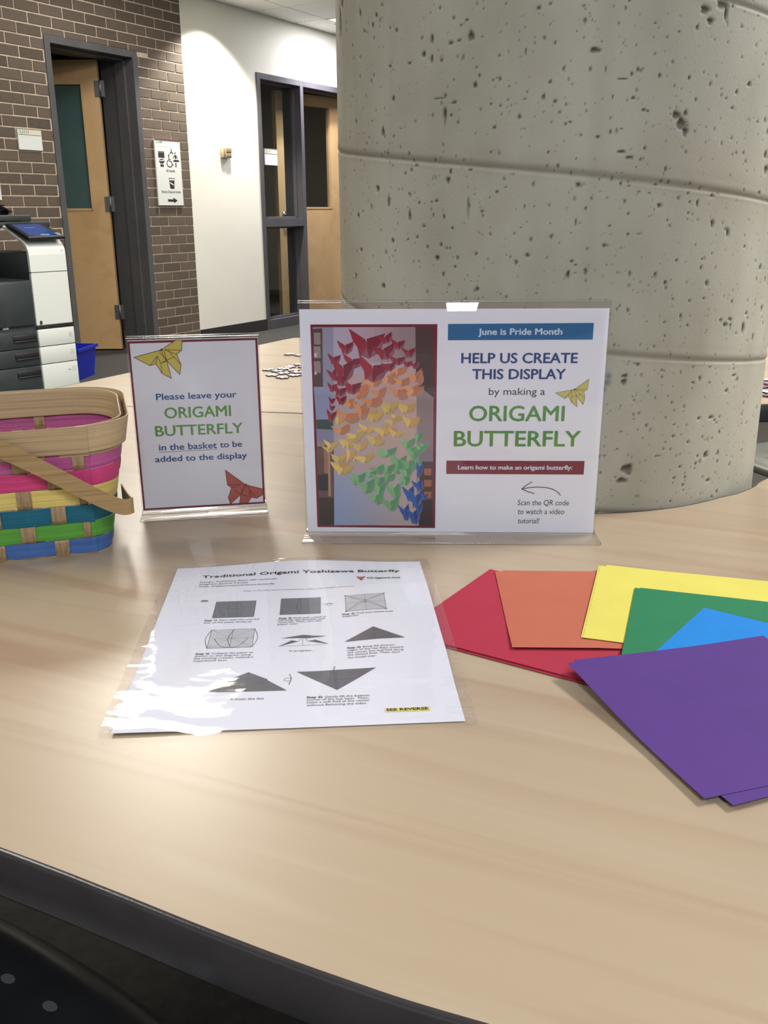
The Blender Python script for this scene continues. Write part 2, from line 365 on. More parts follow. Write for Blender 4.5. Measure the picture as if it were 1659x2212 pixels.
# rooms behind the two doorways
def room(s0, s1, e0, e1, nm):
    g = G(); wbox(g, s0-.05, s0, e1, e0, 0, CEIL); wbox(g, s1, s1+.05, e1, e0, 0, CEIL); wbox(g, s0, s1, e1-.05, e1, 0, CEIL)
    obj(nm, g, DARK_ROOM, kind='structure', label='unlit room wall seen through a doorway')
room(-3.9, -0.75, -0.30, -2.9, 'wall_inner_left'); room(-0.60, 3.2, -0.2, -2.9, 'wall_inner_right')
# ------------------------------------------------------------------ door_1 in the brick wall
d1 = root('door_1', WALL @ Vector((-1.875, -0.1, 0)), 'tan wooden door standing ajar in a grey steel frame in the brick wall', kind='structure')
def frame_profile(g, s0, s1, z1, dpt, face, proud=0.006):
    """door jambs and head: face strips, deep sides with a stop"""
    for a, b, z0, zt in ((s0, s0+face, 0, z1), (s1-face, s1, 0, z1), (s0+face, s1-face, z1-face, z1)):
        wbox(g, a, b, -dpt, proud, z0, zt)
g = G(); frame_profile(g, DO0, DO1, DOZ, 0.33, 0.048)
for a, b, z0, z1 in ((DO0+.048, DO0+.064, 0, DOZ-.048), (DO1-.064, DO1-.048, 0, DOZ-.048), (DO0+.048, DO1-.048, DOZ-.064, DOZ-.048)): wbox(g, a, b, -0.17, -0.075, z0, z1)
obj('door_frame', g, GREY_PAINT, d1, bevel=0.002)
H1 = Vector((-2.085, 7.615, 0)); ang = math.pi + math.radians(1.0)
L1 = Matrix.Translation(H1) @ Matrix.Rotation(ang, 4, 'Z')      # local x = away from the hinge, y: -y faces... z up
def leaf(M, w, h, lite, parent, thick=0.045, side=1):
    x0, x1, z0, z1 = lite; t0, t1 = (0, thick)
    g = G()
    for a, b, c, d in ((0, x0, 0.012, h), (x1, w, 0.012, h), (x0, x1, 0.012, z0), (x0, x1, z1, h)): g.box(a, b, t0, t1, c, d, M)
    lf = obj('door_leaf', g, DOOR_WOOD, parent, label='tan birch veneer door leaf with a tall narrow glass pane')
    g = G()
    for a, b, c, d in ((x0-.012, x0+.006, z0-.012, z1+.012), (x1-.006, x1+.012, z0-.012, z1+.012), (x0, x1, z0-.012, z0+.006), (x0, x1, z1-.006, z1+.012)):
        g.box(a, b, t0-.005, t1+.005, c, d, M)
    obj('glazing_bead', g, DOOR_WOOD, lf); return lf
lf = leaf(L1, 0.88, 2.115, (0.125, 0.56, 1.075, 1.955), d1)
FROST = varied('teal_tinted_frosted_glass', lin((78, 98, 94)), lin((60, 82, 82)), 2, 0.22)
g = G(); g.box(.125, .56, .018, .026, 1.075, 1.955, L1); obj('glass_pane', g, FROST, lf, label='teal tinted glass pane')
for z in (1.92, 1.11, 0.30):
    g = G(); g.tube([L1 @ Vector((-0.012, 0.048, z-.057)), L1 @ Vector((-0.012, 0.048, z+.057))], 0.008, 8)
    g.box(-0.045, 0.028, 0.045, 0.050, z-.055, z+.055, L1); obj('hinge', g, HINGE_STEEL, d1)

# ------------------------------------------------------------------ glazed frame: sidelight (window_1) and doorway (door_2)
MU0, MU1 = 0.655, 0.705
w1 = root('window_1', WALL @ Vector((0.33, -0.1, 0)), 'tall narrow sidelight window in a dark grey steel frame left of the column', kind='structure')
g = G()
wbox(g, 0, .05, -.2, .006, 0, GFZ); wbox(g, .05, MU0, -.2, .006, GFZ-.05, GFZ); wbox(g, MU0, MU1, -.2, .006, 0, GFZ); wbox(g, .05, MU0, -.2, .006, 0, .085)
for z0, z1 in ((GFZ-.066, GFZ-.05), (.085, .10), (.99, 1.005), (.90, .915)): wbox(g, .05, MU0, -.13, -.06, z0, z1)
wbox(g, .05, .064, -.13, -.06, .085, GFZ-.05); wbox(g, MU0-.014, MU0, -.13, -.06, .085, GFZ-.05)
obj('window_frame', g, PURPLE_GREY, w1, bevel=0.002)
g = G(); wbox(g, .05, MU0, -.2, .006, .915, .99); obj('transom_bar', g, PURPLE_GREY, w1, bevel=0.002)
for z0, z1 in ((1.0, GFZ-.06), (.095, .905)):
    g = G(); wbox(g, .055, MU0-.005, -.098, -.092, z0, z1); obj('glass_pane', g, GLASS, w1)
d2 = root('door_2', WALL @ Vector((1.2, -0.1, 0)), 'tan wooden door with a tall glass pane, partly hidden by the column', kind='structure')
g = G(); wbox(g, MU1, GF1, -.2, .006, GFZ-.05, GFZ); wbox(g, GF1-.05, GF1, -.2, .006, 0, GFZ-.05); wbox(g, MU1, GF1-.05, -.13, -.06, GFZ-.066, GFZ-.05)
obj('door_frame', g, PURPLE_GREY, d2, bevel=0.002)
HN = WALL @ Vector((1.662, -0.20, 0)); FR = WALL @ Vector((0.768, -0.35, 0)); a2 = math.atan2((FR-HN).y, (FR-HN).x)
L2 = Matrix.Translation(HN) @ Matrix.Rotation(a2, 4, 'Z')
lf = leaf(L2, 0.965, 2.135, (0.205, 0.62, 1.085, 2.035), d2)
g = G(); g.box(.205, .62, .018, .026, 1.085, 2.035, L2); obj('glass_pane', g, GLASS, lf)
g = G(); g.tube([L2 @ Vector((.895, 0.045, 1.02)), L2 @ Vector((.895, 0.10, 1.02)), L2 @ Vector((.87, 0.108, 1.02)), L2 @ Vector((.79, 0.106, 1.015))], .011, 10)
g.tube([L2 @ Vector((.895, 0.045, 1.02)), L2 @ Vector((.895, 0.055, 1.02))], .032, 16); obj('lever_handle', g, CHROME, lf, label='steel lever handle')
# things in the dark room
g = G(); M = Matrix.Translation(WALL @ Vector((0.9, -1.9, 0))) @ Matrix.Rotation(math.atan2(D.y, D.x), 4, 'Z')
rt = root('storage_box', WALL @ Vector((0.75, -1.6, 0)), 'black box on a low dark cabinet seen through the lower sidelight', 'box')
Mb = Matrix.Translation(WALL @ Vector((0.75, -1.6, 0)))
g.rbox(-.15, .15, -.12, .12, 0.0, 0.52, .01, Mb); obj('body', g, BLACK_PLASTIC, rt)
g = G(); g.rbox(-.16, .16, -.13, .13, 0.47, 0.52, .01, Mb); obj('lid', g, BLACK_PLASTIC, rt)

# ------------------------------------------------------------------ signs and devices on the wall
SIGN_WHITE = mat('satin_white_sign_plastic', lin((222, 226, 222)), 0.4); DARKINK = lin((58, 42, 52)); GREYINK = lin((120, 124, 118))
def WP(s0, z0, e=0.0, tilt=0.0):      # plane on the wall: x along, y up, z out
    return WALL @ Matrix.Translation((s0, e, z0)) @ Matrix(((1, 0, 0, 0), (0, 0, 1, 0), (0, 1, 0, 0), (0, 0, 0, 1)))
def plaque(s0, s1, z0, z1, e, label, number):
    M = WP(s0, z0, e); W_, H_ = s1-s0, z1-z0
    # here local x runs along the wall (to the right seen from the room), local y up, local z out
    r = root('room_sign', M @ Vector((W_/2, 0, 0)), label, 'sign')
    g = G(); g.box(0, W_, 0, H_, 0, 0.010, M); obj('backplate', g, SIGN_WHITE, r, bevel=0.001)
    g = G(); g.box(0.004, W_-.004, H_*0.72, H_-.004, 0.010, 0.012, M, lin((214, 212, 190))); g.box(.004, W_-.004, H_*.70, H_*.72, .010, .0122, M, lin((150, 152, 140)))
    text(g, number, W_*.10, W_*.46, H_*.77, H_*.14, .0124, M, GREYINK, 0.02)
    g.box(W_*.12, W_*.55, H_*.60, H_*.615, .010, .0106, M, lin((196, 198, 196)))
    g.box(.002, W_-.002, H_-.006, H_-.002, .010, .0126, M, lin((90, 60, 66)))
    obj('printed_face', g, INK, r)
plaque(-2.613, -2.419, 1.445, 1.577, 0.002, 'small square white room sign on the brick left of the door', 'L1111')
plaque(0.185, 0.378, 1.452, 1.590, -0.090, 'small white room sign on the glass of the sidelight', 'L1110')
# restroom sign, 0.285 x 0.485
M = WP(-1.338, 1.099, 0.002); r = root('restroom_sign', M @ Vector((.143, 0, 0)), 'tall white pictogram sign with arrow on the brick right of the door', 'sign')
g = G(); g.box(0, .285, 0, .485, 0, .012, M); obj('backplate', g, SIGN_WHITE, r, bevel=0.0015)
g = G(); z = .0125
def S(pts):  # pixel coordinates of the enlarged photograph rectified onto the sign (x skewed with y)
    o = []
    for x, y in pts:
        u = (x-(20+(y-255)*.0655))/668.0; t = 255+65*u; o.append((u*.285, (2010-y)/(2010-t)*.485))
    return o
def SF(*pts, c=DARKINK): g.flat(S(pts), z, M, c)
def ST(s_, a, b, yy, cap, c=GREYINK, off=.015):
    (x0, y0), (x1, y1) = S([(a, yy), (b, yy)]); text(g, s_, x0, x1, (y0+y1)/2-.0, cap, z, M, c, off)
ST('L1109', 75, 225, 375, .016); g.line(S([(60, 460), (680, 490)]), .0012, z, M, lin((170, 176, 172)))
SF((112, 582), (270, 592), (272, 612), (114, 602)); SF((114, 612), (276, 620), (286, 762), (124, 748))
el = lambda cx, cy, rx, ry, n=20, a0=0, a1=2*math.pi: [(cx+rx*math.cos(a0+(a1-a0)*i/(n-1 if a1-a0 < 6.28 else n)), cy+ry*math.sin(a0+(a1-a0)*i/(n-1 if a1-a0 < 6.28 else n))) for i in range(n)]
SF(*el(208, 798, 58, 15)); SF(*[(130, 815), (150, 832), (208, 842), (270, 835), (292, 822), (280, 865), (250, 905), (180, 900), (150, 865)]); SF((172, 922), (262, 928), (268, 988), (178, 984))
SF(*el(396, 692, 16, 26)); SF((385, 705), (408, 705), (412, 790), (455, 795), (455, 810), (398, 812))
SF((400, 835), (470, 840), (500, 935), (525, 935), (525, 950), (490, 955), (455, 860), (402, 855))
ring = el(430, 900, 80, 95, 22, math.radians(20), math.radians(250)); g.line(S(ring), .007, z, M, DARKINK)
g.line(S([(462, 535), (468, 605), (428, 650)]), .008, z, M, DARKINK); g.line(S([(468, 605), (515, 655)]), .008, z, M, DARKINK)
SF(*el(568, 640, 13, 28)); SF((545, 690), (590, 690), (606, 790), (566, 788)); g.line(S([(550, 695), (512, 780)]), .006, z, M, DARKINK); g.line(S([(588, 692), (642, 785)]), .006, z, M, DARKINK)
SF((535, 808), (672, 822), (678, 872), (512, 862)); SF((574, 888), (602, 890), (608, 1005), (580, 1000))
ST('All Gender', 330, 572, 1125, .018)
SF((398, 1278), (545, 1290), (545, 1340), (404, 1335)); SF((404, 1350), (546, 1352), (546, 1570), (436, 1562)); g.flat(S([(412, 1300), (532, 1306), (530, 1342), (416, 1336)]), z+.0003, M, lin((222, 226, 222)))
g.line(S([(430, 1405), (520, 1465)]), .009, z+.0004, M, lin((225, 225, 225)))
ST('Sharps Disposal Inside', 205, 720, 1672, .016)
SF((368, 1840), (515, 1850), (512, 1800), (632, 1878), (535, 1950), (532, 1912), (375, 1905))
obj('printed_pictograms', g, INK, r)
g = G(); g.box(0, .285, .477, .485, .0125, .014, M); obj('top_edge', g, mat('maroon_strip', lin((110, 70, 70)), .5), r, label='maroon strip along the top')
# thermostat
M = WP(-0.541, 1.480, 0.0); r = root('thermostat', M @ Vector((.055, 0, 0)), 'small tan thermostat box on the white wall', 'thermostat')
TAN = mat('tan_plastic', lin((196, 184, 150)), .5); TAN2 = mat('bronze_plastic', lin((150, 132, 104)), .45)
g = G(); g.rbox(0, .115, 0, .085, 0, .028, .004, M); obj('housing', g, TAN, r)
g = G(); g.rbox(.045, .108, .042, .078, .026, .036, .002, M); g.rbox(.045, .108, .008, .036, .026, .034, .002, M); obj('cover', g, TAN2, r)
g = G(); g.rbox(.012, .030, .010, .075, .026, .032, .002, M); obj('scale', g, TAN2, r)
# white notice at the left edge of the view
M = WP(-3.16, 1.13, 0.002); r = root('wall_notice', M @ Vector((.18, 0, 0)), 'tall white notice on the brick above the copier, cut by the frame', 'notice')
g = G(); g.box(0, .362, 0, .30, 0, .008, M); obj('sheet', g, SIGN_WHITE, r)
g = G(); g.box(.25, .335, .045, .085, .0082, .0088, M, lin((40, 40, 44))); obj('printed_mark', g, INK, r)
area('room_fill_light', WALL @ Matrix.Translation((1.4, -2.1, 2.4)), .6, .6, 8, (1.0, .84, .68)); area('room_fill_light', WALL @ Matrix.Translation((-2.6, -2.2, 2.2)), .6, .6, 2.0, (.8, .95, 1.0))  # unseen lights added to lift the dark rooms behind the doorways

# ------------------------------------------------------------------ copier
PA = Vector((-1.901, 5.25, 0)); pd = Vector((0.640, 0.768, 0)).normalized(); pn = Vector((pd.y, -pd.x, 0))
PM = Matrix(((pd.x, pn.x, 0, PA.x), (pd.y, pn.y, 0, PA.y), (0, 0, 1, 0), (0, 0, 0, 1)))      # x along the front, y out of the front, z up
cop = root('copier', PM @ Vector((-0.1, -0.3, 0)), 'black and white office copier with a touch screen left of the door', 'copier')
CDARK = varied('charcoal_plastic', lin((50, 56, 58)), lin((44, 50, 52)), 20, 0.42)
CBLACK = mat('dark_cavity_plastic', lin((20, 20, 22)), 0.6)
def pb(g, s0, s1, y0, y1, z0, z1, r=0.004): g.rbox(s0, s1, y0, y1, z0, z1, r, PM)
g = G(); pb(g, -.36, .215, -.60, -.012, .06, .70, .01); pb(g, -.36, .0, -.6, -.42, .69, .95); pb(g, .0, .215, -.6, -.02, .69, .84)
obj('body', g, CDARK, cop)
g = G(); pb(g, -.358, -.004, -.06, -.001, .455, .700, .012); obj('front_door', g, CDARK, cop)
g = G(); pb(g, -.35, -.01, -.42, -.06, .695, .703); pb(g, -.34, -.02, -.43, -.418, .70, .93); obj('output_tray', g, CBLACK, cop)
g = G()
for x in (-.30, -.22, -.14): pb(g, x, x+.012, -.30, -.10, .703, .707, .001)
obj('tray_rib', g, CDARK, cop)
for k, (z0, z1, fl) in enumerate(((.341, .433, 1), (.243, .337, 1), (.062, .239, 1))):
    dr = G(); pb(dr, -.358, -.004, -.05, -.004, z0, z1, .003); o = obj('drawer', dr, CDARK, cop)
    h = G(); pb(h, -.15, -.006, -.03, .0005, z1-.052, z1-.018, .006); obj('handle_recess', h, CBLACK, o)
    h = G(); pb(h, -.145, -.008, -.006, .004, z1-.056, z1-.050, .002); obj('handle_lip', h, CDARK, o)
    h = G(); pb(h, 0, .224, -.05, .004, z0, z1, .003); o2 = obj('drawer_end', h, WHITE_PLASTIC, o, label='white drawer end panel')
    zc = z1-.04
    h = G(); Mi = PM @ Matrix.Translation((0, .0045, 0)) @ Matrix(((1, 0, 0, 0), (0, 0, 1, 0), (0, 1, 0, 0), (0, 0, 0, 1)))
    gi = lin((150, 156, 150)); x0, x1, y0, y1 = .189, .206, zc-.012, zc+.010
    h.line([(x0, y0), (x1, y0), (x1, y1), (x0, y1), (x0, y0)], .0014, 0, Mi, gi)
    if k == 2: h.box(.160, .176, zc-.006, zc+.0, 0, .0004, Mi, gi)
    text(h, str(k+1), x0+.0055, x1-.0055, y0+.006, .009, .0002, Mi, gi, 0.01)
    obj('tray_mark', h, INK, o)
# white front column with curved shoulder and the arm that carries the screen
prof = [(.0, .455), (.0, .83), (-.004, .858), (-.018, .884), (-.045, .904), (-.235, .984), (-.240, .970), (-.06, .890), (-.034, .868), (-.024, .845), (-.022, .455)]
def side_profile(g, pr, s0, s1):
    n = len(pr); v = [(s0, y, z_) for y, z_ in pr]+[(s1, y, z_) for y, z_ in pr]
    tri = tessellate_polygon([[Vector((p[0], p[1], 0)) for p in pr]])
    g.add(v, [tuple(t) for t in tri]+[tuple(i+n for i in reversed(t)) for t in tri]+[(i, i+n, (i+1) % n+n, (i+1) % n) for i in range(n)], PM)
g = G(); side_profile(g, [p for p in prof], 0, .224); bmt = g.mesh('x'); bm = bmesh.new(); bm.from_mesh(bmt); bmesh.ops.recalc_face_normals(bm, faces=bm.faces); bm.to_mesh(bmt); bm.free()
bmt.name = 'front_cover'
fc = obj('front_cover', bmt, WHITE_PLASTIC, cop, label='white front column curving back at the top', bevel=0.004)
g = G(); pb(g, -.002, .226, -.02, .0012, .7385, .7415, .0005); obj('seam', g, CBLACK, cop)
g = G(); pb(g, -.001, .225, -.04, -.002, .433, .455, .001); obj('seam', g, CBLACK, cop)
g = G(); g.box(.018, .031, .462, .481, .0005, .0012, Mi, lin((40, 44, 44))); obj('badge', g, INK, cop, label='small dark square badge')
g = G(); g.box(.192, .207, .851, .853, .0005, .0012, Mi, lin((150, 150, 150))); obj('badge', g, INK, cop)
g = G(); text(g, '360i', -.205, -.172, .452, .010, .0012, Mi @ Matrix.Translation((0, 0, 0)), lin((170, 176, 176)), .02); obj('printed_name', g, INK, cop)
SM = PM @ Matrix.Translation((-.002, .02, .925)) @ Matrix.Rotation(math.radians(-17.5), 4, 'X')
sc = G(); sc.rbox(0, .224, -.235, 0, -.018, 0.0, .006, SM); scr = obj('touch_panel', sc, BLACK_PLASTIC, cop, label='black tilted touch panel')
m = mat('lit_screen', lin((30, 50, 96)), 0.12); m.node_tree.nodes['Principled BSDF'].inputs['Emission Color'].default_value = (*lin((40, 76, 150)), 1); m.node_tree.nodes['Principled BSDF'].inputs['Emission Strength'].default_value = 0.35
g = G(); g.box(.022, .186, -.205, -.022, 0, .0015, SM); obj('screen', g, m, scr, label='dark blue screen')
for bx_, cl_ in (((.09, .145, -.034, -.026, .0016, .0019), (130, 190, 200)), ((.06, .13, -.148, -.144, .0016, .0019), (90, 140, 180)), ((.19, .214, -.06, -.02, .0006, .001), (120, 124, 128))):
    g = G(); g.box(*bx_, SM, lin(cl_)); obj('screen_mark', g, INK, scr)
g = G(); pb(g, -.36, .305, -.66, -.25, .972, 1.002, .008); obj('scanner_bed', g, CDARK, cop)
g = G(); pb(g, -.36, .19, -.64, -.25, 1.004, 1.038, .008); obj('document_feeder', g, CDARK, cop)
g = G(); pb(g, -.30, .10, -.60, -.32, 1.038, 1.06, .01); pb(g, -.34, .02, -.5, -.22, 1.085, 1.095, .004); pb(g, -.34, -.30, -.5, -.22, 1.02, 1.09, .004); obj('feeder_tray', g, BLACK_PLASTIC, cop)
for x in (-.32, .19):
    for y in (-.56, -.06):
        g = G(); g.tube([PM @ Vector((x-.012, y, .03)), PM @ Vector((x+.012, y, .03))], .03, 14); obj('caster', g, BLACK_PLASTIC, cop)
# loose sheets lying on the feeder
SHEETP = varied('grey_translucent_plastic_sheet', lin((150, 146, 150)), lin((136, 132, 136)), 5, 0.3)
g = G(); Mx = PM @ Matrix.Translation((-.03, -.42, 1.064)) @ Matrix.Rotation(0.25, 4, 'Y') @ Matrix.Rotation(0.3, 4, 'Z')
vv = []; ff = []
for i in range(7):
    for j in range(5):
        x, y = i/6*.20, j/4*.22; vv.append((x-.04, y-.1, .012+.028*math.sin(i/6*math.pi*.9)))
ff = [(i*5+j, (i+1)*5+j, (i+1)*5+j+1, i*5+j+1) for i in range(6) for j in range(4)]
g.add(vv, ff, Mx, None, True); o = obj('plastic_sheet', g, SHEETP, label='bent grey sheet lying on top of the copier', cat='sheet'); so = o.modifiers.new('s', 'SOLIDIFY'); so.thickness = .001

# ------------------------------------------------------------------ blue bin
BLUE = varied('blue_plastic', lin((24, 40, 176)), lin((20, 34, 160)), 10, 0.35)
c1 = Vector((-1.990, 6.13, 0)); ex = Vector((0.12, 0.99, 0)).normalized(); ey = Vector((-ex.y, ex.x, 0)); bl, bw, bh = .25, .30, .205
BM = Matrix(((ex.x, ey.x, 0, c1.x), (ex.y, ey.y, 0, c1.y), (0, 0, 1, 0), (0, 0, 0, 1)))
bn = root('recycling_bin', BM @ Vector((bl/2, bw/2, 0)), 'bright blue plastic bin on the carpet beside the copier', 'bin')
def ring_rect(o_, z): return [(-o_, -o_, z), (bl+o_, -o_, z), (bl+o_, bw+o_, z), (-o_, bw+o_, z)]
v = ring_rect(0, 0.0)+ring_rect(.022, bh)+ring_rect(.019, bh)+ring_rect(-.003, .004)
f = [(0, 3, 2, 1), (12, 13, 14, 15)]+[(a*4+i, a*4+(i+1) % 4, (a+1)*4+(i+1) % 4, (a+1)*4+i) for a in range(3) for i in range(4)]
g = G(); g.add(v, f, BM); obj('body', g, BLUE, bn)
g = G(); ro = ring_rect(.034, bh-.016)+ring_rect(.034, bh+.002)+ring_rect(.018, bh+.002)+ring_rect(.020, bh-.016)
g.add(ro, [(a*4+i, a*4+(i+1) % 4, ((a+1) % 4)*4+(i+1) % 4, ((a+1) % 4)*4+i) for a in range(4) for i in range(4)], BM); obj('rim', g, BLUE, bn)

# ------------------------------------------------------------------ concrete column
CX, CY, CR = 0.207, 1.1942, 0.258
PITS = [(-138,1210,2.3,2.8),(-145.1,1228,2.8,3.1),(-150.1,1217,3.9,1.6),(-130,1185,3.2,3.8),(-125.4,1178,2.4,2.5),(-127.9,1197,2.4,5.5),(-127.9,1180,2.1,5.5),(-123.2,1192,3.4,2.5),(-118.5,1196,4.5,6.1),(-117.4,1154,2.9,3.9),(-116.5,1162,1.8,2.5),(-117.2,1169,1.3,2.0),(-119.5,1210,1.9,1.9),(-122.6,1213,2,2.0),(-120.8,1206,1.4,1.5),(-125.9,1223,1.8,2.5),(-115.9,1218,1.5,1.4),(-104.5,1215,2.8,2.4),(-102.2,1218,2.4,1.9),(-111.1,1220,1.2,1.2),(-106.8,1180,1.2,4.3),(-101,1186,1.4,2.8),(-99,1164,1.2,4.3),(-97.6,1171,1.2,1.2),(-90.6,1163,1,3.3),(-88.6,1201,1.2,1.9),(-78.3,1190,1.6,1.4),(-81.1,1201,1.3,1.4),(-87.4,1213,1.7,2.1),(-70.1,1214,6.6,5.2),(-68.6,1205,4.9,4.3),(-64.7,1213,2.7,9.6),(-65.8,1219,9.7,4.8),(-55.8,1155,3.4,3.0),(-72.6,1157,2,2.9),(-72.7,1127,2.9,3.7),(-72.4,1111,4.2,5.9),(-74.8,1125,6.3,4.9),(-73.5,1118,7.3,7.3),(-82.2,1129,3.1,1.9),(-81.3,1128,2.1,1.4),(-84.6,1139,3.1,1.9),(-60.5,1133,3,1.5),(-62.5,1141,1.8,1.5),(-64.2,1149,1.7,1.2),(-100.5,1137,2.4,2.4),(-106.7,1140,2,1.2),(-110.2,1140,1.3,1.2),(-111.7,1135,1.8,1.7),(-112,1158,1.5,2.9),(-110,1151,1.5,1.5),(-113.4,1157,1.3,1.7),(-106.2,1146,1.2,1.5),(-121.2,1122,1.7,2.3),(-122.9,1129,2,1.8),(-122.2,1140,4,1.8),(-125.8,1145,9,1.0),(-124.4,1129,2.4,11.4),(-142.9,1119,3.6,6.7),(-147.1,1131,3,1.1),(-139.1,1149,2.8,3.7),(-155.2,1133,2.8,3.4),(-136.6,1121,1.9,1.1),(-139,1114,2.4,1.6),(-140.2,1179,2.4,2.4),(-138.4,1175,1.5,1.0),(-134,1179,2.8,1.8),(-142,1141,1.3,2.1),(-166.8,1236,7.5,22.8),(-164.3,1254,7.2,8.4),(-152.3,1235,3,5.9),(-146.5,1220,2.4,3.7),(-95.6,1087,1.5,1.5),(-101.4,1093,1.7,1.7),(-97.2,1119,1.9,1.7),(-91.4,1106,3,1.9),(-86.7,1113,2,1.2),(-86.3,1093,6.4,2.0),(-84.6,1088,5.2,2.0),(-71.9,1093,1.5,1.5),(-131.8,1085,4.1,1.6),(-122.8,1078,2,3.6),(-118.1,1079,3.9,1.3),(-123.4,1070,3,4.6),(-135.2,1078,1.8,2.1),(-145.1,1064,3.9,5.0),(-140.9,1051,3,8.7),(-133.9,1037,2.5,8.0),(-129.7,1027,2.7,2.1),(-138.2,1044,1.6,1.1),(-132.4,1059,1.4,1.1),(-127.6,1050,1.9,1.0),(-126.3,1051,2.5,2.1),(-124.3,1036,1.5,3.6),(-122.1,1025,2.1,2.3),(-117,1057,1.4,1.3),(-115.2,1041,2.7,2.0),(-110.1,1063,1.8,1.5),(-154.6,1037,4.2,4.0),(-139.5,1012,2.9,3.8),(-153.3,1001,4,2.9),(-138.6,1002,1.6,1.9),(-144.1,984,2.4,1.4),(-143.1,965,4.7,3.9),(-156.8,973,3.2,3.5),(-131.6,1016,2.8,1.9),(-134.3,1014,1.8,1.4),(-125,1009,2.2,2.6),(-126,996,3.2,4.2),(-124.3,980,1.5,4.2),(-121.3,988,1.8,1.6),(-116.3,1001,1.9,2.6),(-115.9,967,2.8,3.1),(-104.9,1000,3.1,2.5),(-102.6,964,1.8,1.3),(-96.1,982,2.5,5.6),(-92.4,985,2.1,4.6),(-94.6,991,2,1.3),(-88.7,1009,3.1,2.5),(-92.3,1006,2,1.3),(-87.8,1027,2.1,1.7),(-95,1030,1.5,4.5),(-92,1052,1.8,1.5),(-94.9,1064,3.5,3.0),(-84.2,1063,1.8,1.5),(-78.3,1064,2.2,1.5),(-84,1038,1.6,2.0),(-77.1,1045,3.4,3.0),(-63.1,1028,2.9,5.1),(-58,1019,2.9,5.7),(-64,1054,4.3,2.0),(-67.8,1047,2,4.5),(-76.8,981,2,4.1),(-74.1,973,1.5,2.1),(-63.1,971,2.6,3.7),(-46.3,1093,3.7,5.3),(-45.2,1079,5.2,5.8),(-71.9,994,1.9,2.0),(-51.3,1005,2.6,1.9),(-42.5,983,3.8,3.9),(-47.5,1057,2.9,2.6),(-60,1203,2.2,1.5),(-55.3,1214,2.1,1.2),(-81.4,1020,6.8,1.0),(-79.7,1056,3.8,1.0),(-70.1,1032,1.3,1.0),(-118.4,1047,1.1,19.2),(-92.9,1179,7.2,3.3),(-87,1155,7.5,1.2),(-85.2,1159,2.3,2.4),(-79.3,894,2.6,2.8),(-82.3,877,4.2,4.5),(-82.2,883,4.8,2.8),(-83.2,896,1,0.6),(-73.3,887,2.2,1.5),(-74.1,884,1.4,1.2),(-50.8,885,2.1,1.4),(-50.5,880,1.9,1.6),(-59.3,886,1.2,1.3),(-70.1,870,1.6,1.2),(-59.3,870,1.2,1.5),(-57.4,933,2.1,2.9),(-55.6,928,4.5,2.9),(-59.3,934,1.2,0.8),(-62.8,939,0.7,1.6),(-73.7,935,2.4,1.5),(-69.6,936,1.1,1.2),(-67.1,940,0.8,1.5),(-69,910,1.3,1.0),(-43.4,839,2.2,2.5),(-32.4,826,4.8,3.2),(-66.4,848,1.2,3.2),(-66.4,843,1.1,1.6),(-61.5,833,3,2.4),(-57.4,832,5.5,2.4),(-54.2,831,1.7,2.2),(-55.2,825,1.4,1.6),(-53.7,814,2,3.0),(-71.3,838,1.9,1.3),(-74.4,838,0.9,0.8),(-68.7,817,2.7,2.1),(-66.5,818,1.4,1.2),(-75,827,1.4,1.8),(-82.2,826,2.3,1.3),(-82.8,808,1.7,1.0),(-80.1,801,1.3,1.2),(-76.8,818,0.8,1.3),(-78.2,827,1.8,0.7),(-64.2,809,2.6,2.1),(-58,791,4.8,4.1),(-57.7,794,3.1,2.2),(-60.7,792,2,1.9),(-61.2,784,2,2.5),(-79.3,781,2.1,2.1),(-80,786,8.8,7.9),(-81.1,774,8.7,4.0),(-82.7,778,2.3,1.1),(-64.1,767,1.1,1.4),(-64,771,1.1,1.4),(-53.4,781,1.5,2.5),(-66,783,2.5,1.9),(-56.2,762,4.7,2.2),(-34.6,742,3.3,1.0),(-71.2,860,1.4,1.2),(-85.2,873,0.9,0.9),(-85,848,1,0.8),(-68.8,830,2.4,0.9),(-38.4,939,3.8,5.0),(-46.4,932,1.9,1.9),(-47.3,937,3,2.7),(-42.4,910,2.3,5.5),(-48.1,922,3.5,8.1),(-51,918,1.6,1.9),(-85.5,942,0.8,0.8),(-72.1,957,1.8,1.5),(-84.5,952,1.6,1.5),(-75.2,810,1.2,1.1),(-66.4,797,1.6,1.2),(-70.7,812,2.3,1.1),(-52.5,858,3.6,2.7),(-49.9,873,4.4,2.2),(-64.6,872,1.5,1.6),(-64.6,866,1.1,1.8),(-72.6,798,4.8,1.3),(-73.1,781,0.8,1.9),(-79.4,839,2.3,0.5)]
def seam_z(th):     # height of the spiral form seam at angle th (degrees), the turn crossing near eye height
    return 1.0698-0.000452*(th+90)
PITCH = 0.1640
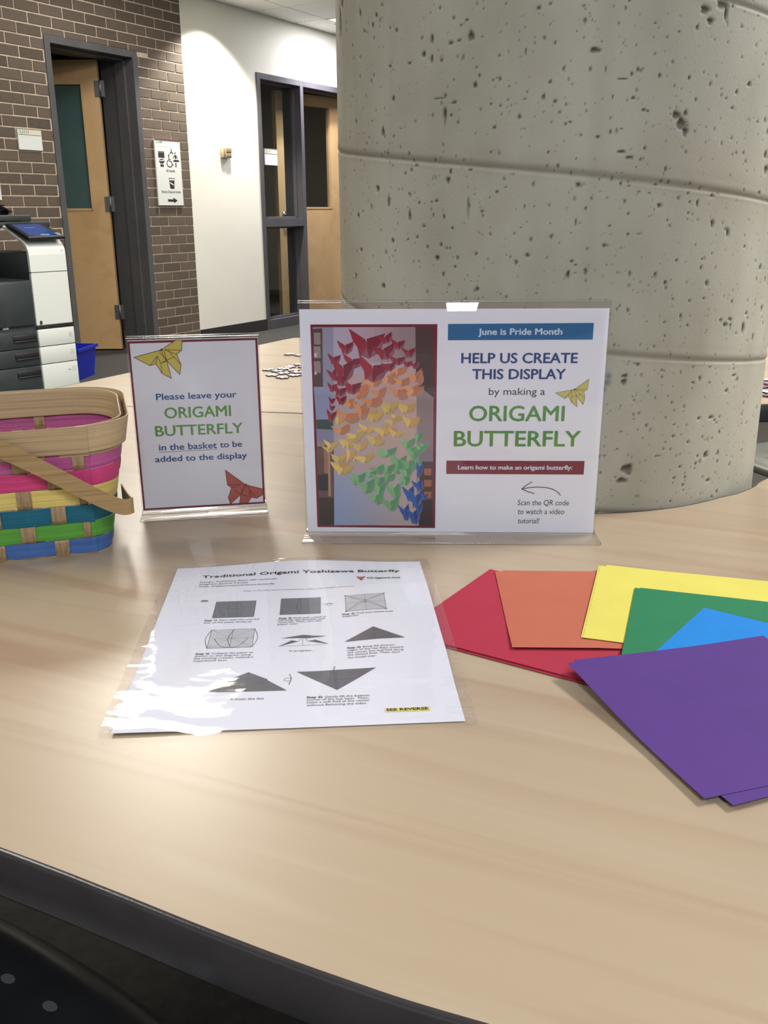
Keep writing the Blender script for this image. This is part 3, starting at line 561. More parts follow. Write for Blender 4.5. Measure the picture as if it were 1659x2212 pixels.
def column_mesh():
    t0, t1, z0, z1 = -190.0, -8.0, 0.712, 1.30
    nt, nz = 620, 460
    th = np.linspace(t0, t1, nt); zz = np.linspace(z0, z1, nz); T, Z = np.meshgrid(th, zz, indexing='ij')
    disp = np.zeros_like(T); pit_dark = np.zeros_like(T); stain_and_shade = np.zeros_like(T)
    S_ = np.radians(T)*CR                                   # arc length in metres
    # seam: shallow lip above, thin fillet below
    base = 1.0698-0.000452*(T+90); d = (Z-base+PITCH*0.5) % PITCH-PITCH*0.5
    disp += 0.0004*np.exp(-((d-0.0050)/0.0040)**2)-0.0012*np.exp(-(d/0.0015)**2)+0.00025*np.exp(-((d+0.0030)/0.0015)**2)
    stain_and_shade += 0.55*np.exp(-((d-0.0035)/0.0035)**2)+0.12*np.exp(-((d-0.010)/0.008)**2)*(d > 0)  # shade above the seam, painted in as a dark band
    rg = np.random.RandomState(11)
    pits = []
    big = [(a, zc/1000.0, rx*.78/1000.0, ry*.78/1000.0, 1.0) for a, zc, rx, ry in PITS]
    for k in range(3800):
        r_ = 0.00045+0.0014*rg.rand()**4; asp = 1+1.0*rg.rand()**2
        pits.append((t0+(t1-t0)*rg.rand(), z0+(z1-z0)*rg.rand(), r_, r_*asp, 0.55+0.45*rg.rand()))
    dth = th[1]-th[0]; dz = zz[1]-zz[0]
    for a, zc, rx, ry, st in big+pits:
        soft = rx > 0.012 or ry > 0.018                     # broad faint stains rather than holes
        ri = int(math.degrees(rx*1.9/CR)/dth)+2; rj = int(ry*1.9/dz)+2
        i0, j0 = int((a-t0)/dth), int((zc-z0)/dz)
        ia, ib, ja, jb = max(i0-ri, 0), min(i0+ri+1, nt), max(j0-rj, 0), min(j0+rj+1, nz)
        if ia >= ib or ja >= jb: continue
        u = (np.radians(T[ia:ib, ja:jb]-a)*CR)/rx; v = (Z[ia:ib, ja:jb]-zc)/ry
        ph = rg.rand()*6; wob = 1+0.13*np.sin(3*np.arctan2(v, u)+ph)+0.07*np.sin(5*np.arctan2(v, u)+ph*2)
        q = np.sqrt(u*u+v*v)/wob
        if soft:
            stain_and_shade[ia:ib, ja:jb] += 0.28*np.clip(1-q, 0, 1)
        else:
            h = np.clip(1.15-q, 0, 1); dp = min(0.8*min(rx, ry), 0.0015)*st
            disp[ia:ib, ja:jb] -= dp*np.clip(h*2.4, 0, 1); pit_dark[ia:ib, ja:jb] = np.maximum(pit_dark[ia:ib, ja:jb], np.clip(h*2.2-.1, 0, 1)*st*(.55+.45*np.clip((v+.6), 0, 1)))  # pits coloured darker, most towards their upper part
    R = CR+disp; TR = np.radians(T)
    co = np.stack([CX+R*np.cos(TR), CY+R*np.sin(TR), Z], -1).reshape(-1, 3)
    idx = np.arange(nt*nz).reshape(nt, nz)
    q = np.stack([idx[:-1, :-1], idx[1:, :-1], idx[1:, 1:], idx[:-1, 1:]], -1).reshape(-1, 4)
    extra_v = []; extra_f = []
    def strip(a0, a1, za, zb, n):
        b = len(co)+len(extra_v)
        for i in range(n+1):
            a = math.radians(a0+(a1-a0)*i/n)
            for z_ in (za, zb): extra_v.append((CX+CR*math.cos(a), CY+CR*math.sin(a), z_))
        for i in range(n): extra_f.append((b+2*i, b+2*i+2, b+2*i+3, b+2*i+1))
    strip(t1, t0+360, 0.0, CEIL, 60); strip(t0, t1, 0.0, z0, 60); strip(t0, t1, z1, CEIL, 60)
    allv = np.concatenate([co, np.array(extra_v)]); allf = np.concatenate([q, np.array(extra_f)])
    me = bpy.data.meshes.new('concrete_column'); me.vertices.add(len(allv)); me.vertices.foreach_set('co', allv.astype(np.float32).ravel())
    me.loops.add(allf.size); me.loops.foreach_set('vertex_index', allf.astype(np.int32).ravel())
    me.polygons.add(len(allf)); me.polygons.foreach_set('loop_start', np.arange(0, allf.size, 4, dtype=np.int32)); me.polygons.foreach_set('loop_total', np.full(len(allf), 4, np.int32))
    me.polygons.foreach_set('use_smooth', np.ones(len(allf), bool)); me.update(calc_edges=True)
    blue = np.zeros_like(T)
    for a, zc, rx, ry in ((-86.2, .877, .0052, .0048), (-86.0, .883, .0044, .0050), (-86.9, .870, .0036, .0030)): blue = np.maximum(blue, np.clip(1.2-np.sqrt((np.radians(T-a)*CR/rx)**2+((Z-zc)/ry)**2), 0, 1)*.75)
    for nm, arr in (('pit_dark', pit_dark), ('stain_and_shade', stain_and_shade), ('smudge', blue)):
        at = me.attributes.new(nm, 'FLOAT', 'POINT'); at.data.foreach_set('value', np.concatenate([np.clip(arr, 0, 1).ravel(), np.zeros(len(extra_v))]).astype(np.float32))
    return me
CONC = mat('cast_concrete', lin((168, 162, 148)), 0.82, spec=0.3); t = NT(CONC)
v = t.coords((1, 1, 0.55)); f = t.noise(v, 7, 4, 0.55)
col = t.ramp(f, [(0.28, lin((155, 153, 138))), (0.5, lin((171, 169, 155))), (0.72, lin((180, 180, 166)))])
patch = t.noise(t.coords((1, 1, 1)), 3.2, 3, 0.6, 0.6); col = t.mix(t.ramp(patch, [(0.52, (0, 0, 0)), (0.72, (0.5, 0.5, 0.5))]), col, lin((160, 150, 132)))
streak = t.noise(t.coords((1, 1, 0.05)), 26, 3, 0.5); col = t.mix(t.ramp(streak, [(0.58, (0, 0, 0)), (0.8, (0.32, 0.32, 0.32))]), col, lin((146, 140, 128)))
fine = t.noise(t.coords(), 420, 3, 0.6); col = t.mix(t.ramp(fine, [(0.60, (0, 0, 0)), (0.78, (0.35, 0.35, 0.35))]), col, lin((132, 126, 114)))
a0 = t.n('ShaderNodeAttribute'); a0.attribute_name = 'smudge'; col = t.mix(a0.outputs['Fac'], col, lin((92, 108, 118)))
a1 = t.n('ShaderNodeAttribute'); a1.attribute_name = 'stain_and_shade'; col = t.mix(a1.outputs['Fac'], col, lin((112, 104, 90)))
a2 = t.n('ShaderNodeAttribute'); a2.attribute_name = 'pit_dark'; mul = t.n('ShaderNodeMath', operation='MULTIPLY'); mul.inputs[1].default_value = 0.95; t.l(a2.outputs['Fac'], mul.inputs[0])
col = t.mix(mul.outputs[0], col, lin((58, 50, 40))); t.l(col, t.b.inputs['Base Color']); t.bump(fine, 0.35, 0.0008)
obj('concrete_column', column_mesh(), CONC, label='round grey concrete column with pits and a spiral form seam', cat='column')
# blue smudge
# ------------------------------------------------------------------ tables
def spline(pts, n=6, closed=False):
    out = []; L = len(pts); P = [Vector((*p, 0)) for p in pts]
    for i in range(L-1):
        p0, p1, p2, p3 = P[max(i-1, 0)], P[i], P[i+1], P[min(i+2, L-1)]
        for k in range(n):
            t_ = k/n; q = 0.5*((2*p1)+(-p0+p2)*t_+(2*p0-5*p1+4*p2-p3)*t_*t_+(-p0+3*p1-3*p2+p3)*t_**3); out.append((q.x, q.y))
    out.append(pts[-1]); return out
def arc(r, a0, a1, n): return [(CX+r*math.cos(math.radians(a0+(a1-a0)*i/n)), CY+r*math.sin(math.radians(a0+(a1-a0)*i/n))) for i in range(n+1)]
front = spline([(-1.10, 1.30), (-1.12, 1.05), (-0.98, 0.83), (-0.72, 0.66), (-0.45, 0.52), (-0.1928, 0.397), (-0.1307, 0.3665), (-0.0757, 0.3385), (-0.0206, 0.3122), (0.0379, 0.2883), (0.20, 0.232), (0.45, 0.20), (0.72, 0.30), (0.90, 0.55), (0.95, 0.85), (0.86, 1.08), (0.72, 1.18), (0.58, 1.175), (0.4513, 1.0648), (0.4213, 1.0284), (0.392, 1.0015)], 6)
seamdir = (0.97, -0.235)
RA = CR+0.004
A_poly = front + arc(RA, -52, -235.5, 40) + [(-0.41, 1.521), (-0.66, 1.581)]
B_poly = [(-0.66, 1.583), (-0.41, 1.523)] + arc(RA, -237, -317, 24) + spline([(0.47, 1.43), (0.53, 1.475), (0.6153, 1.5057), (0.72, 1.50), (0.92, 1.53), (1.08, 1.68), (1.10, 1.92), (0.95, 2.14), (0.70, 2.28)], 5) + spline([(0.40, 2.36), (0.1, 2.392), (-0.19, 2.397), (-0.2248, 2.392)], 3) + [(-0.24, 2.37), (-0.565, 1.7528)]
def table(poly, loc, label, legs):
    r = root('table', loc, label, 'table')
    a = sum(poly[i][0]*poly[(i+1) % len(poly)][1]-poly[(i+1) % len(poly)][0]*poly[i][1] for i in range(len(poly)))
    if a < 0: poly = poly[::-1]
    g = G(); g.prism(poly, TABLE-0.030, TABLE-0.0012)
    obj('tabletop', G().prism(poly, TABLE-0.0012, TABLE), MAPLE, r)
    # edge band: rounded strip along the outline
    n = len(poly); nr = []
    for i in range(n):
        p, q = Vector((*poly[i-1], 0)), Vector((*poly[(i+1) % n], 0)); t_ = (q-p).normalized(); nr.append((t_.y, -t_.x))
    prof = [(-0.0004, 0.0002), (0.0008, 0.0001), (0.0019, -0.0008), (0.0025, -0.0026), (0.0025, -0.027), (0.001, -0.0295), (-0.004, -0.030)]
    vv = [(poly[i][0]+nr[i][0]*o_, poly[i][1]+nr[i][1]*o_, TABLE+.0001+z_) for i in range(n) for o_, z_ in prof]; k = len(prof)
    ff = [(i*k+j, ((i+1) % n)*k+j, ((i+1) % n)*k+j+1, i*k+j+1) for i in range(n) for j in range(k-1)]
    g2 = G(); g2.add(vv, [tuple(reversed(f_)) for f_ in ff], I4, None, True); obj('edge_band', g2, EDGE_BAND, r, label='dark grey edge band')
    obj('core', g, varied('table_underside', lin((60, 56, 52)), lin((54, 50, 48)), 10, .8), r)
    for x, y in legs:
        g = G(); g.tube([(x, y, .012), (x, y, TABLE-.03)], .03, 20); g.tube([(x, y, 0), (x, y, .014)], .045, 20); g.box(x-.07, x+.07, y-.07, y+.07, TABLE-.036, TABLE-.03); obj('leg', g, EDGE_BAND, r)
    return r
table(A_poly, (0.1, 0.7, 0), 'near maple-laminate table wrapped around the column with dark edge', [(-0.85, 1.1), (0.70, 0.55), (0.72, 0.95), (-.45, .82)])
table(B_poly, (0.2, 2.0, 0), 'far maple-laminate table behind the column holding puzzle pieces', [(-0.15, 2.2), (0.9, 1.9), (-.35, 1.8)])

# ------------------------------------------------------------------ puzzle pieces
def piece_outline(a, tabs):
    """square with a knob (1) or a hole (-1) on each side"""
    out = []
    for k, tb in enumerate(tabs):
        seg = [(-.5, -.5), (-.12, -.5)]+[(.13*math.sin(t_), -.5-tb*(.16-.13*math.cos(t_))) for t_ in [-2.4, -1.6, -.8, 0, .8, 1.6, 2.4][::1]]
        seg = [(-.5, -.5), (-.10, -.5)]+[(.14*math.sin(t_), -.5-tb*(.15+.14*math.cos(t_))) for t_ in (-2.3, -1.5, -.75, 0, .75, 1.5, 2.3)]+[(.10, -.5)]
        c, s_ = math.cos(k*math.pi/2), math.sin(k*math.pi/2); out += [((x*c-y*s_)*a, (x*s_+y*c)*a) for x, y in seg]
    return out
PUZ = [mat('puzzle_print_%s' % n_, lin(c_), .45) for n_, c_ in (('white', (226, 226, 226)), ('grey', (186, 188, 196)), ('mint', (176, 204, 196)), ('pink', (226, 196, 200)), ('purple', (108, 70, 112)))]
PUZE = mat('dark_cardboard', lin((62, 48, 44)), .8)
def puzzle_me(tabs, m):
    g = G(); g.prism(piece_outline(.0185, tabs), 0, .0021); me = g.mesh('puzzle_piece'); me.materials.append(m); me.materials.append(PUZE)
    for p in me.polygons:
        if abs(p.normal.z) < .5: p.material_index = 1
    return me
pz = random.Random(3)
PME = [puzzle_me(tb, m) for tb in ((1, -1, 1, -1), (1, 1, -1, -1), (-1, 1, 1, 1)) for m in PUZ[:4]]; PMD = [puzzle_me(tb, PUZ[4]) for tb in ((1, -1, 1, -1), (-1, 1, 1, 1))]
LP = [(-0.253, 1.818), (-0.229, 1.884), (-0.209, 1.866), (-0.195, 1.837), (-0.19, 1.915), (-0.179, 1.873), (-0.171, 1.945), (-0.168, 1.85), (-0.171, 1.814), (-0.147, 1.814), (-0.192, 1.789), (-0.147, 1.985), (-0.20, 1.893), (-0.16, 1.915), (-0.205, 2.095), (-0.182, 2.082), (-0.213, 1.815), (-0.15, 1.872), (-0.148, 1.838), (-0.137, 1.94), (-.125, 1.88), (-.12, 1.83)]
RP = [(0.706, 1.726), (0.695, 1.685), (0.676, 1.651), (0.661, 1.607), (0.70, 1.63), (0.652, 1.568), (0.68, 1.575), (.72, 1.66), (.70, 1.595)]
for i, (x, y) in enumerate(LP):
    o = bpy.data.objects.new('puzzle_piece', pz.choice(PME)); link(o, Matrix.Translation((x, y, TABLE+.0003+.00002*(i % 3))) @ Matrix.Rotation(pz.uniform(0, 6.28), 4, 'Z'))
    tag(o, 'pale jigsaw puzzle piece in the loose heap between the two signs', 'puzzle piece', 'jigsaw pieces between the two signs')
    if i == 0: o['label'] = 'single jigsaw puzzle piece lying alone, nearest the small sign holder'
    if i == 14: o['label'] = 'single jigsaw puzzle piece lying far behind the heap, left one of two'
    if i == 15: o['label'] = 'single jigsaw puzzle piece lying far behind the heap, against the large holder'
    if i in (0, 14, 15): del o['group']
for i, (x, y) in enumerate(RP):
    o = bpy.data.objects.new('puzzle_piece', PMD[i % 2] if i % 3 else pz.choice(PME)); link(o, Matrix.Translation((x, y, TABLE+.0003)) @ Matrix.Rotation(pz.uniform(0, 6.28), 4, 'Z'))
    tag(o, 'jigsaw puzzle piece on the far table right of the column', 'puzzle piece', 'jigsaw pieces right of the column')

# ------------------------------------------------------------------ woven basket
BF = Vector((.957, .290, 0)).normalized(); BG = Vector((-BF.y, BF.x, 0)); BO = Vector((-.2595, .8290, TABLE+.0006))
BK = Matrix(((BF.x, BG.x, 0, BO.x), (BF.y, BG.y, 0, BO.y), (0, 0, 1, BO.z), (0, 0, 0, 1)))
bk = root('basket', BK @ Vector((-.115, .0825, 0)), 'woven wooden splint basket with pink, yellow, teal, green and blue bands', 'basket')
BHH = .124
def rim_pt(u, z, off=0.0):
    """point on the basket wall; u in 0..8: even spans are the sides (front, right, back, left), odd spans the corners"""
    k = z/BHH; a = .119+.0235*k+off; b = .0825+.0185*k+off; r = (.012+.022*k if int(u % 8) not in (2, 3, 4, 5) and not (1 < u % 8 < 2) else .020+.032*k)+max(off, -.004); cx, cy = -.115, .0825
    u = u % 8; s_, t_ = int(u), u-int(u); q = s_//2
    cs = [(cx+a-r, cy-b+r), (cx+a-r, cy+b-r), (cx-a+r, cy+b-r), (cx-a+r, cy-b+r)]
    if s_ % 2 == 0:
        p0, p1 = [((cx-a+r, cy-b), (cx+a-r, cy-b)), ((cx+a, cy-b+r), (cx+a, cy+b-r)), ((cx+a-r, cy+b), (cx-a+r, cy+b)), ((cx-a, cy+b-r), (cx-a, cy-b+r))][q]
        return (p0[0]+(p1[0]-p0[0])*t_, p0[1]+(p1[1]-p0[1])*t_, z)
    c = cs[q]; an = math.radians(-90+90*q+90*t_); return (c[0]+r*math.cos(an), c[1]+r*math.sin(an), z)
def side_u(q, i, n): return 2*q+(i+.5)/n      # stakes sit at the middle of equal divisions of each side
NS = [8, 5, 8, 5]
stakes = [(q, i) for q in range(4) for i in range(NS[q])]
US = []
for i in range(8): US.append((0, 1-((.004+.0285*i)/.222)))
def ulist():
    o = []
    for idx, (q, i) in enumerate(stakes):
        if q == 0: t_ = .985-.1285*(7-i)
        elif q == 2: t_ = .06+.1257*i
        else: t_ = .10+.2*i
        o.append(2*q+max(.02, min(.98, t_)))
    return o
UST = ulist()
def splint(name, c, d):
    m = mat(name, c, .55); t = NT(m); v = t.coords((1, 1, 1)); s2 = t.noise(t.coords((3, 3, 260)), 1.6, 4, .6)
    t.l(t.ramp(s2, [(.3, d), (.5, c), (.75, tuple(min(1, x*1.18) for x in c))]), t.b.inputs['Base Color']); t.bump(s2, .5, .0008); return m
def splint_v(name, c, d):
    m = mat(name, c, .55); t = NT(m); s2 = t.noise(t.coords((300, 300, 4)), 1.4, 3, .6)
    t.l(t.ramp(s2, [(.3, d), (.55, c), (.8, tuple(min(1, x*1.15) for x in c))]), t.b.inputs['Base Color']); t.bump(s2, .4, .0006); return m
NATURAL = splint('natural_wood_splint', lin((186, 162, 124)), lin((160, 134, 98))); NATURAL_V = splint_v('natural_upright_splint', lin((166, 142, 106)), lin((138, 112, 80)))
def band(z0, z1, m, name, label, phase, base_off=0.0, amp=.0011, th=.0009, wob=0.0):
    us = []; step = 16
    for s_ in range(8): us += [s_+k/(40 if s_ % 2 == 0 else 10) for k in range(40 if s_ % 2 == 0 else 10)]
    vv = []; n = len(us)
    def weave(u):
        best = 9; sgn = 1
        for j, su in enumerate(UST):
            d_ = abs(u-su); d_ = min(d_, 8-d_)
            wgt = d_/(.063 if int(su) % 4 == 0 else .10)
            if wgt < best: best = wgt; sgn = 1 if (j+phase) % 2 else -1
        return sgn*max(0.0, 1-best*.95) if phase >= 0 else 0.0
    for u in us:
        o_ = base_off+amp*weave(u); zw = wob*math.sin(u*2.7+z0*300)
        for oo, z in ((o_+th, z0), (o_+th, (z0+z1)/2), (o_+th, z1), (o_, z1), (o_, z0)):
            x, y, _ = rim_pt(u, max(z, 0), oo); vv.append((x, y, z+zw))
    ff = [(i*5+k, ((i+1) % n)*5+k, ((i+1) % n)*5+(k+1) % 5, i*5+(k+1) % 5) for i in range(n) for k in range(5)]
    g = G(); g.add(vv, ff, BK, None, False); return obj(name, g, m, bk, label)
ROWS = [('purple-pink', (182, 86, 142), (156, 70, 124), .0835, .0985, 1), ('hot pink', (206, 66, 122), (200, 50, 110), .0670, .0830, 0), ('pale yellow', (222, 202, 116), (200, 180, 96), .0503, .0663, 1),
        ('teal blue', (14, 104, 128), (0, 92, 116), .0322, .0490, 0), ('bright green', (92, 166, 64), (78, 150, 48), .0163, .0316, 1), ('blue', (72, 112, 178), (56, 92, 156), .0010, .0155, 0)]
for nm, c_, d_, z0, z1, ph in ROWS: band(z0, z1, splint('%s_dyed_splint' % nm.replace(' ', '_').replace('-', '_'), lin(c_), lin(d_)), 'woven_band', '%s dyed woven band' % nm, ph, wob=.0003)
band(.0960, .1035, NATURAL, 'inner_rim_band', 'narrow natural band under the rim', -1, .0006)
band(.0990, .1235, NATURAL, 'rim_band', 'wide natural rim band outside', -1, .0030, th=.0012, wob=.0006)
band(.0965, .1225, NATURAL, 'rim_band', 'wide natural rim band inside', -1, -.0035, th=.0010, wob=.0008)
for j, su in enumerate(UST):
    g = G(); vv = []; zs = np.linspace(.0006, .1225, 29); hw = (.0065 if int(su) % 4 == 0 else .0065)
    span = .222 if int(su) % 4 == 0 else .15; du = hw/span
    for z in zs:
        sg = 0
        for r_, (_, _, _, z0, z1, ph) in enumerate(ROWS):
            zc = (z0+z1)/2; d_ = abs(z-zc)/((z1-z0)*.62)
            if d_ < 1: sg = (-1 if (j+ph) % 2 else 1)*(1-d_**3)
        o_ = .0016*sg if z < .0975 else -.0014
        for uu in (su-du, su, su+du):
            vv.append(rim_pt(uu, z, o_+.0006))
        for uu in (su+du, su-du): vv.append(rim_pt(uu, z, o_-.0002))
    m_ = len(zs); ff = [(i*5+k, i*5+(k+1) % 5, (i+1)*5+(k+1) % 5, (i+1)*5+k) for i in range(m_-1) for k in range(5)]
    g.add(vv, ff, BK); obj('stake', g, NATURAL_V, bk)
g = G()
for i in range(8):
    x = -.212+.0277*i; g.box(x-.010, x+.010, .004, .160, .0008, .0016, BK)
for i in range(5):
    y = .024+.029*i; g.box(-.228, -.004, y-.011, y+.011, .0018, .0026, BK)
obj('bottom_weave', g, NATURAL_V, bk)
# handle folded down to the front: a flat strip from the right side round the corner and up to the left
hp = [((-.262, .905, .777), 0), ((-.248, .870, .779), 0), ((-.2345, .835, .784), 0), ((-.2285, .8185, .7885), 0), ((-.2335, .8105, .789), 0), ((-.244, .807, .7935), 1), ((-.262, .801, .8055), 1), ((-.290, .791, .8265), 1), ((-.322, .781, .8480), 1), ((-.352, .772, .863), 1), ((-.392, .758, .872), 1), ((-.430, .750, .866), 1), ((-.462, .756, .850), 1), ((-.478, .775, .832), 1), ((-.482, .800, .812), 1)]
g = G(); vv = []
P_ = [Vector(p) for p, _ in hp]
fine_ = []
for i in range(len(P_)-1):
    p0, p1, p2, p3 = P_[max(i-1, 0)], P_[i], P_[i+1], P_[min(i+2, len(P_)-1)]
    for k in range(5):
        t_ = k/5; fine_.append(0.5*((2*p1)+(-p0+p2)*t_+(2*p0-5*p1+4*p2-p3)*t_*t_+(-p0+3*p1-3*p2+p3)*t_**3))
fine_.append(P_[-1])
for i, p in enumerate(fine_):
    t_ = (fine_[min(i+1, len(fine_)-1)]-fine_[max(i-1, 0)]).normalized(); side = Vector((0, 0, 1)); nn_ = t_.cross(side).normalized(); wv = nn_.cross(t_).normalized()
    for a_, b_ in ((-.0072, .0006), (.0072, .0006), (.0072, -.0006), (-.0072, -.0006)): q_ = p+wv*a_+nn_*b_; vv.append(tuple(q_))
n_ = len(fine_); g.add(vv, [(i*4+k, i*4+(k+1) % 4, (i+1)*4+(k+1) % 4, (i+1)*4+k) for i in range(n_-1) for k in range(4)]+[(0, 1, 2, 3), ((n_-1)*4+3, (n_-1)*4+2, (n_-1)*4+1, (n_-1)*4)], I4)
HANDLE = splint('handle_wood_strip', lin((164, 136, 90)), lin((140, 112, 70))); obj('handle', g, HANDLE, bk, label='tan wooden strip handle folded down across the front')

# ------------------------------------------------------------------ upright acrylic sign holders
def sheet_frame(x, y, yaw, lean, z0):
    r_ = Vector((math.cos(yaw), math.sin(yaw), 0)); b_ = Vector((-math.sin(yaw), math.cos(yaw), 0)); u_ = Vector((0, 0, 1))*math.cos(lean)+b_*math.sin(lean); n_ = r_.cross(u_)
    return Matrix(((r_.x, u_.x, n_.x, x), (r_.y, u_.y, n_.y, y), (r_.z, u_.z, n_.z, TABLE+z0), (0, 0, 0, 1)))
PAPER_EDGE = PAPER
def holder(M, W_, H_, z0, foot, top, label, cat='sign'):
    base = M @ Vector((0, 0, 0)); h = root('sign_holder', (base.x, base.y, TABLE), label, cat)
    hw = W_/2+.0008
    g = G(); g.rbox(-hw, hw, -z0*.2, H_+top, .0006, .0024, .0003, M, 1); obj('front_panel', g, ACRYLIC, h)
    g = G(); g.rbox(-hw, hw, -z0*.2, H_+top, -.0026, -.0008, .0003, M, 1); obj('back_panel', g, ACRYLIC, h)
    g = G(); g.rbox(-hw, hw, H_+top-.0002, H_+top+.0018, -.0026, .0024, .0006, M, 2); obj('top_fold', g, ACRYLIC_EDGE, h)
    r_ = M.to_3x3() @ Vector((1, 0, 0)); f_ = Vector((r_.y, -r_.x, 0)).normalized(); FM = Matrix(((r_.x, f_.x, 0, base.x), (r_.y, f_.y, 0, base.y), (0, 0, 1, TABLE), (0, 0, 0, 1)))
    g = G(); g.rbox(-hw-.001, hw+.001, .0016, foot, .0004, .0026, .0006, FM, 2); obj('foot', g, ACRYLIC, h)
    g = G(); g.rbox(-hw-.001, hw+.001, -.040, -.002, .0004, .0026, .0006, FM, 2); obj('rear_foot', g, ACRYLIC, h)
    g = G(); g.box(-W_/2+.0004, W_/2-.0004, .0002, H_, -.0004, -.0001, M); s_ = obj('paper_insert', g, PAPER, h, label='white printed card inside the holder'); return h, s_
MMS = Matrix.Diagonal((.001, .001, .001, 1))
BIGM = sheet_frame(.0641, .8714, -.036, -.0466, .002)
hb, pbig = holder(BIGM, .2794, .2159, .002, .0325, .0060, 'large landscape clear sign holder asking for help with the butterfly display, before the column')
PB = BIGM @ MMS
def poly_area(p): return sum(p[i][0]*p[(i+1) % len(p)][1]-p[(i+1) % len(p)][0]*p[i][1] for i in range(len(p)))
g = G()
NAVY = lin((8, 72, 128)); GREEN = lin((98, 156, 70)); GREEN = lin((92, 152, 76)); BARBLUE = lin((0, 108, 158)); MAROON = lin((128, 24, 48)); INKB = lin((34, 34, 54)); PALE = lin((214, 232, 246))
g.flat([(-4.7, 187.7), (126.1, 188.0), (126.1, 203.0), (-4.7, 202.4)], .03, PB, BARBLUE)
g.flat([(-4.3, 60.0), (126.3, 59.7), (126.3, 73.2), (-4.3, 73.3)], .03, PB, MAROON)
text(g, 'June is Pride Month', 22.6, 98.4, 192.6, 5.6, .08, PB, PALE, .026)
text(g, 'HELP US CREATE', 7.8, 113.9, 166.8, 9.0, .05, PB, NAVY, .026)
text(g, 'THIS DISPLAY', 18.1, 103.8, 152.0, 9.0, .05, PB, NAVY, .026)
text(g, 'by making a', 34.0, 85.7, 137.0, 6.6, .05, PB, INKB, -.004)
text(g, 'ORIGAMI', 16.1, 104.9, 112.2, 14.2, .05, PB, GREEN, .020)
text(g, 'BUTTERFLY', 2.3, 121.3, 87.7, 14.6, .05, PB, GREEN, .020)
text(g, 'Learn how to make an origami butterfly:', 6.7, 115.2, 64.6, 4.1, .08, PB, PALE, .032)
for s_, a_, b_, yy in (('Scan the QR code', 64.9, 114.1, 28.5), ('to watch a video', 65.5, 110.3, 19.4), ('tutorial!', 65.9, 86.6, 9.8)): text(g, s_, a_, b_, yy, 5.4, .05, PB, INKB, -.012, 3, .10)
def curve_pts(p, n=8): return spline([tuple(q) for q in p], n)
g.line(curve_pts([(68.2, 45.0), (77, 46.6), (86.2, 46.9), (95.2, 45.7), (102.1, 42.4), (105.4, 38.9)]), .75, .05, PB, INKB); g.line([(77.6, 52.1), (72, 48.4), (68.2, 45.0), (74, 42.4), (80.3, 40.6)], .8, .05, PB, INKB)
YB = [(95.4, 138.9), (112.6, 142.2), (125.1, 151.7), (124.2, 142.2), (121.3, 140.3), (122.6, 133.9), (121.3, 127.8), (114.6, 136.1), (116.1, 125.6), (110.7, 130.0), (107.4, 136.1), (104.0, 133.7)]
YEL = lin((212, 202, 116)); DKL = lin((46, 40, 24))
g.flat(YB, .04, PB, YEL); g.line(YB+[YB[0]], .32, .06, PB, DKL)
for a_, b_ in (((110.5, 141.6), (104, 133.7)), ((110.5, 141.6), (107.4, 136.1)), ((112.6, 142.2), (114.6, 136.1)), ((112.6, 142.2), (121.3, 140.3)), ((113.6, 141.8), (122, 134)), ((109.5, 135.4), (119, 137.6)), ((110.3, 141), (110.7, 130)), ((124.2, 142.2), (112.6, 142.2))): g.line([a_, b_], .25, .06, PB, DKL)
g.flat([(111.2, 141.4), (113.2, 141.6), (112.6, 143.2)], .07, PB, DKL)
obj('lettering', g, INK, pbig, label='blue, green and white printed lettering')
# the printed photograph
def PX(x, y):
    v_ = (y-240)/1733.0; l_ = 160+52*v_; r_ = 1242-17*v_; return (-129.6+115.3*(x-l_)/(r_-l_), 202.3-197.7*v_)
def Q(x0, y0, x1, y1): return [PX(x0, y1), PX(x1, y1), PX(x1, y0), PX(x0, y0)]
g = G(); fr_ = lin((116, 22, 42)); g.flat([PX(160, 240), PX(212, 1970), PX(1225, 1975), PX(1242, 240)][::-1], .02, PB, fr_)
def PQ(a, b, c, d, z_, col): g.flat([PX(*a), PX(*b), PX(*c), PX(*d)], z_, PB, lin(col))
PQ((180, 262), (1212, 262), (1205, 1955), (234, 1950), .03, (150, 152, 172))
PQ((185, 745), (355, 745), (357, 1018), (205, 1018), .035, (150, 160, 188)); PQ((205, 1018), (300, 1018), (352, 1060), (352, 1105), .04, (58, 84, 84)); PQ((205, 1018), (352, 1018), (352, 1105), (210, 1100), .038, (60, 84, 84))
PQ((210, 1105), (357, 1105), (357, 1215), (212, 1215), .035, (142, 142, 168)); PQ((212, 1215), (357, 1215), (357, 1700), (226, 1700), .035, (104, 78, 76)); PQ((212, 1215), (280, 1215), (280, 1250), (213, 1250), .04, (170, 150, 130))
PQ((226, 1700), (357, 1700), (357, 1950), (234, 1950), .035, (62, 46, 38)); PQ((270, 1280), (310, 1280), (312, 1490), (272, 1480), .04, (164, 116, 96)); PQ((305, 1300), (322, 1300), (330, 1690), (308, 1690), .042, (186, 144, 116)); PQ((215, 1500), (305, 1490), (305, 1640), (222, 1640), .041, (44, 42, 50))
PQ((180, 275), (262, 270), (266, 745), (196, 745), .04, (84, 66, 62))
for y0 in (305, 415, 535): PQ((188, y0), (245, y0), (248, y0+95), (192, y0+95), .045, (150, 138, 134))
PQ((190, 470), (215, 470), (216, 500), (192, 500), .05, (210, 205, 205)); PQ((194, 620), (210, 620), (211, 645), (195, 645), .05, (215, 210, 210))
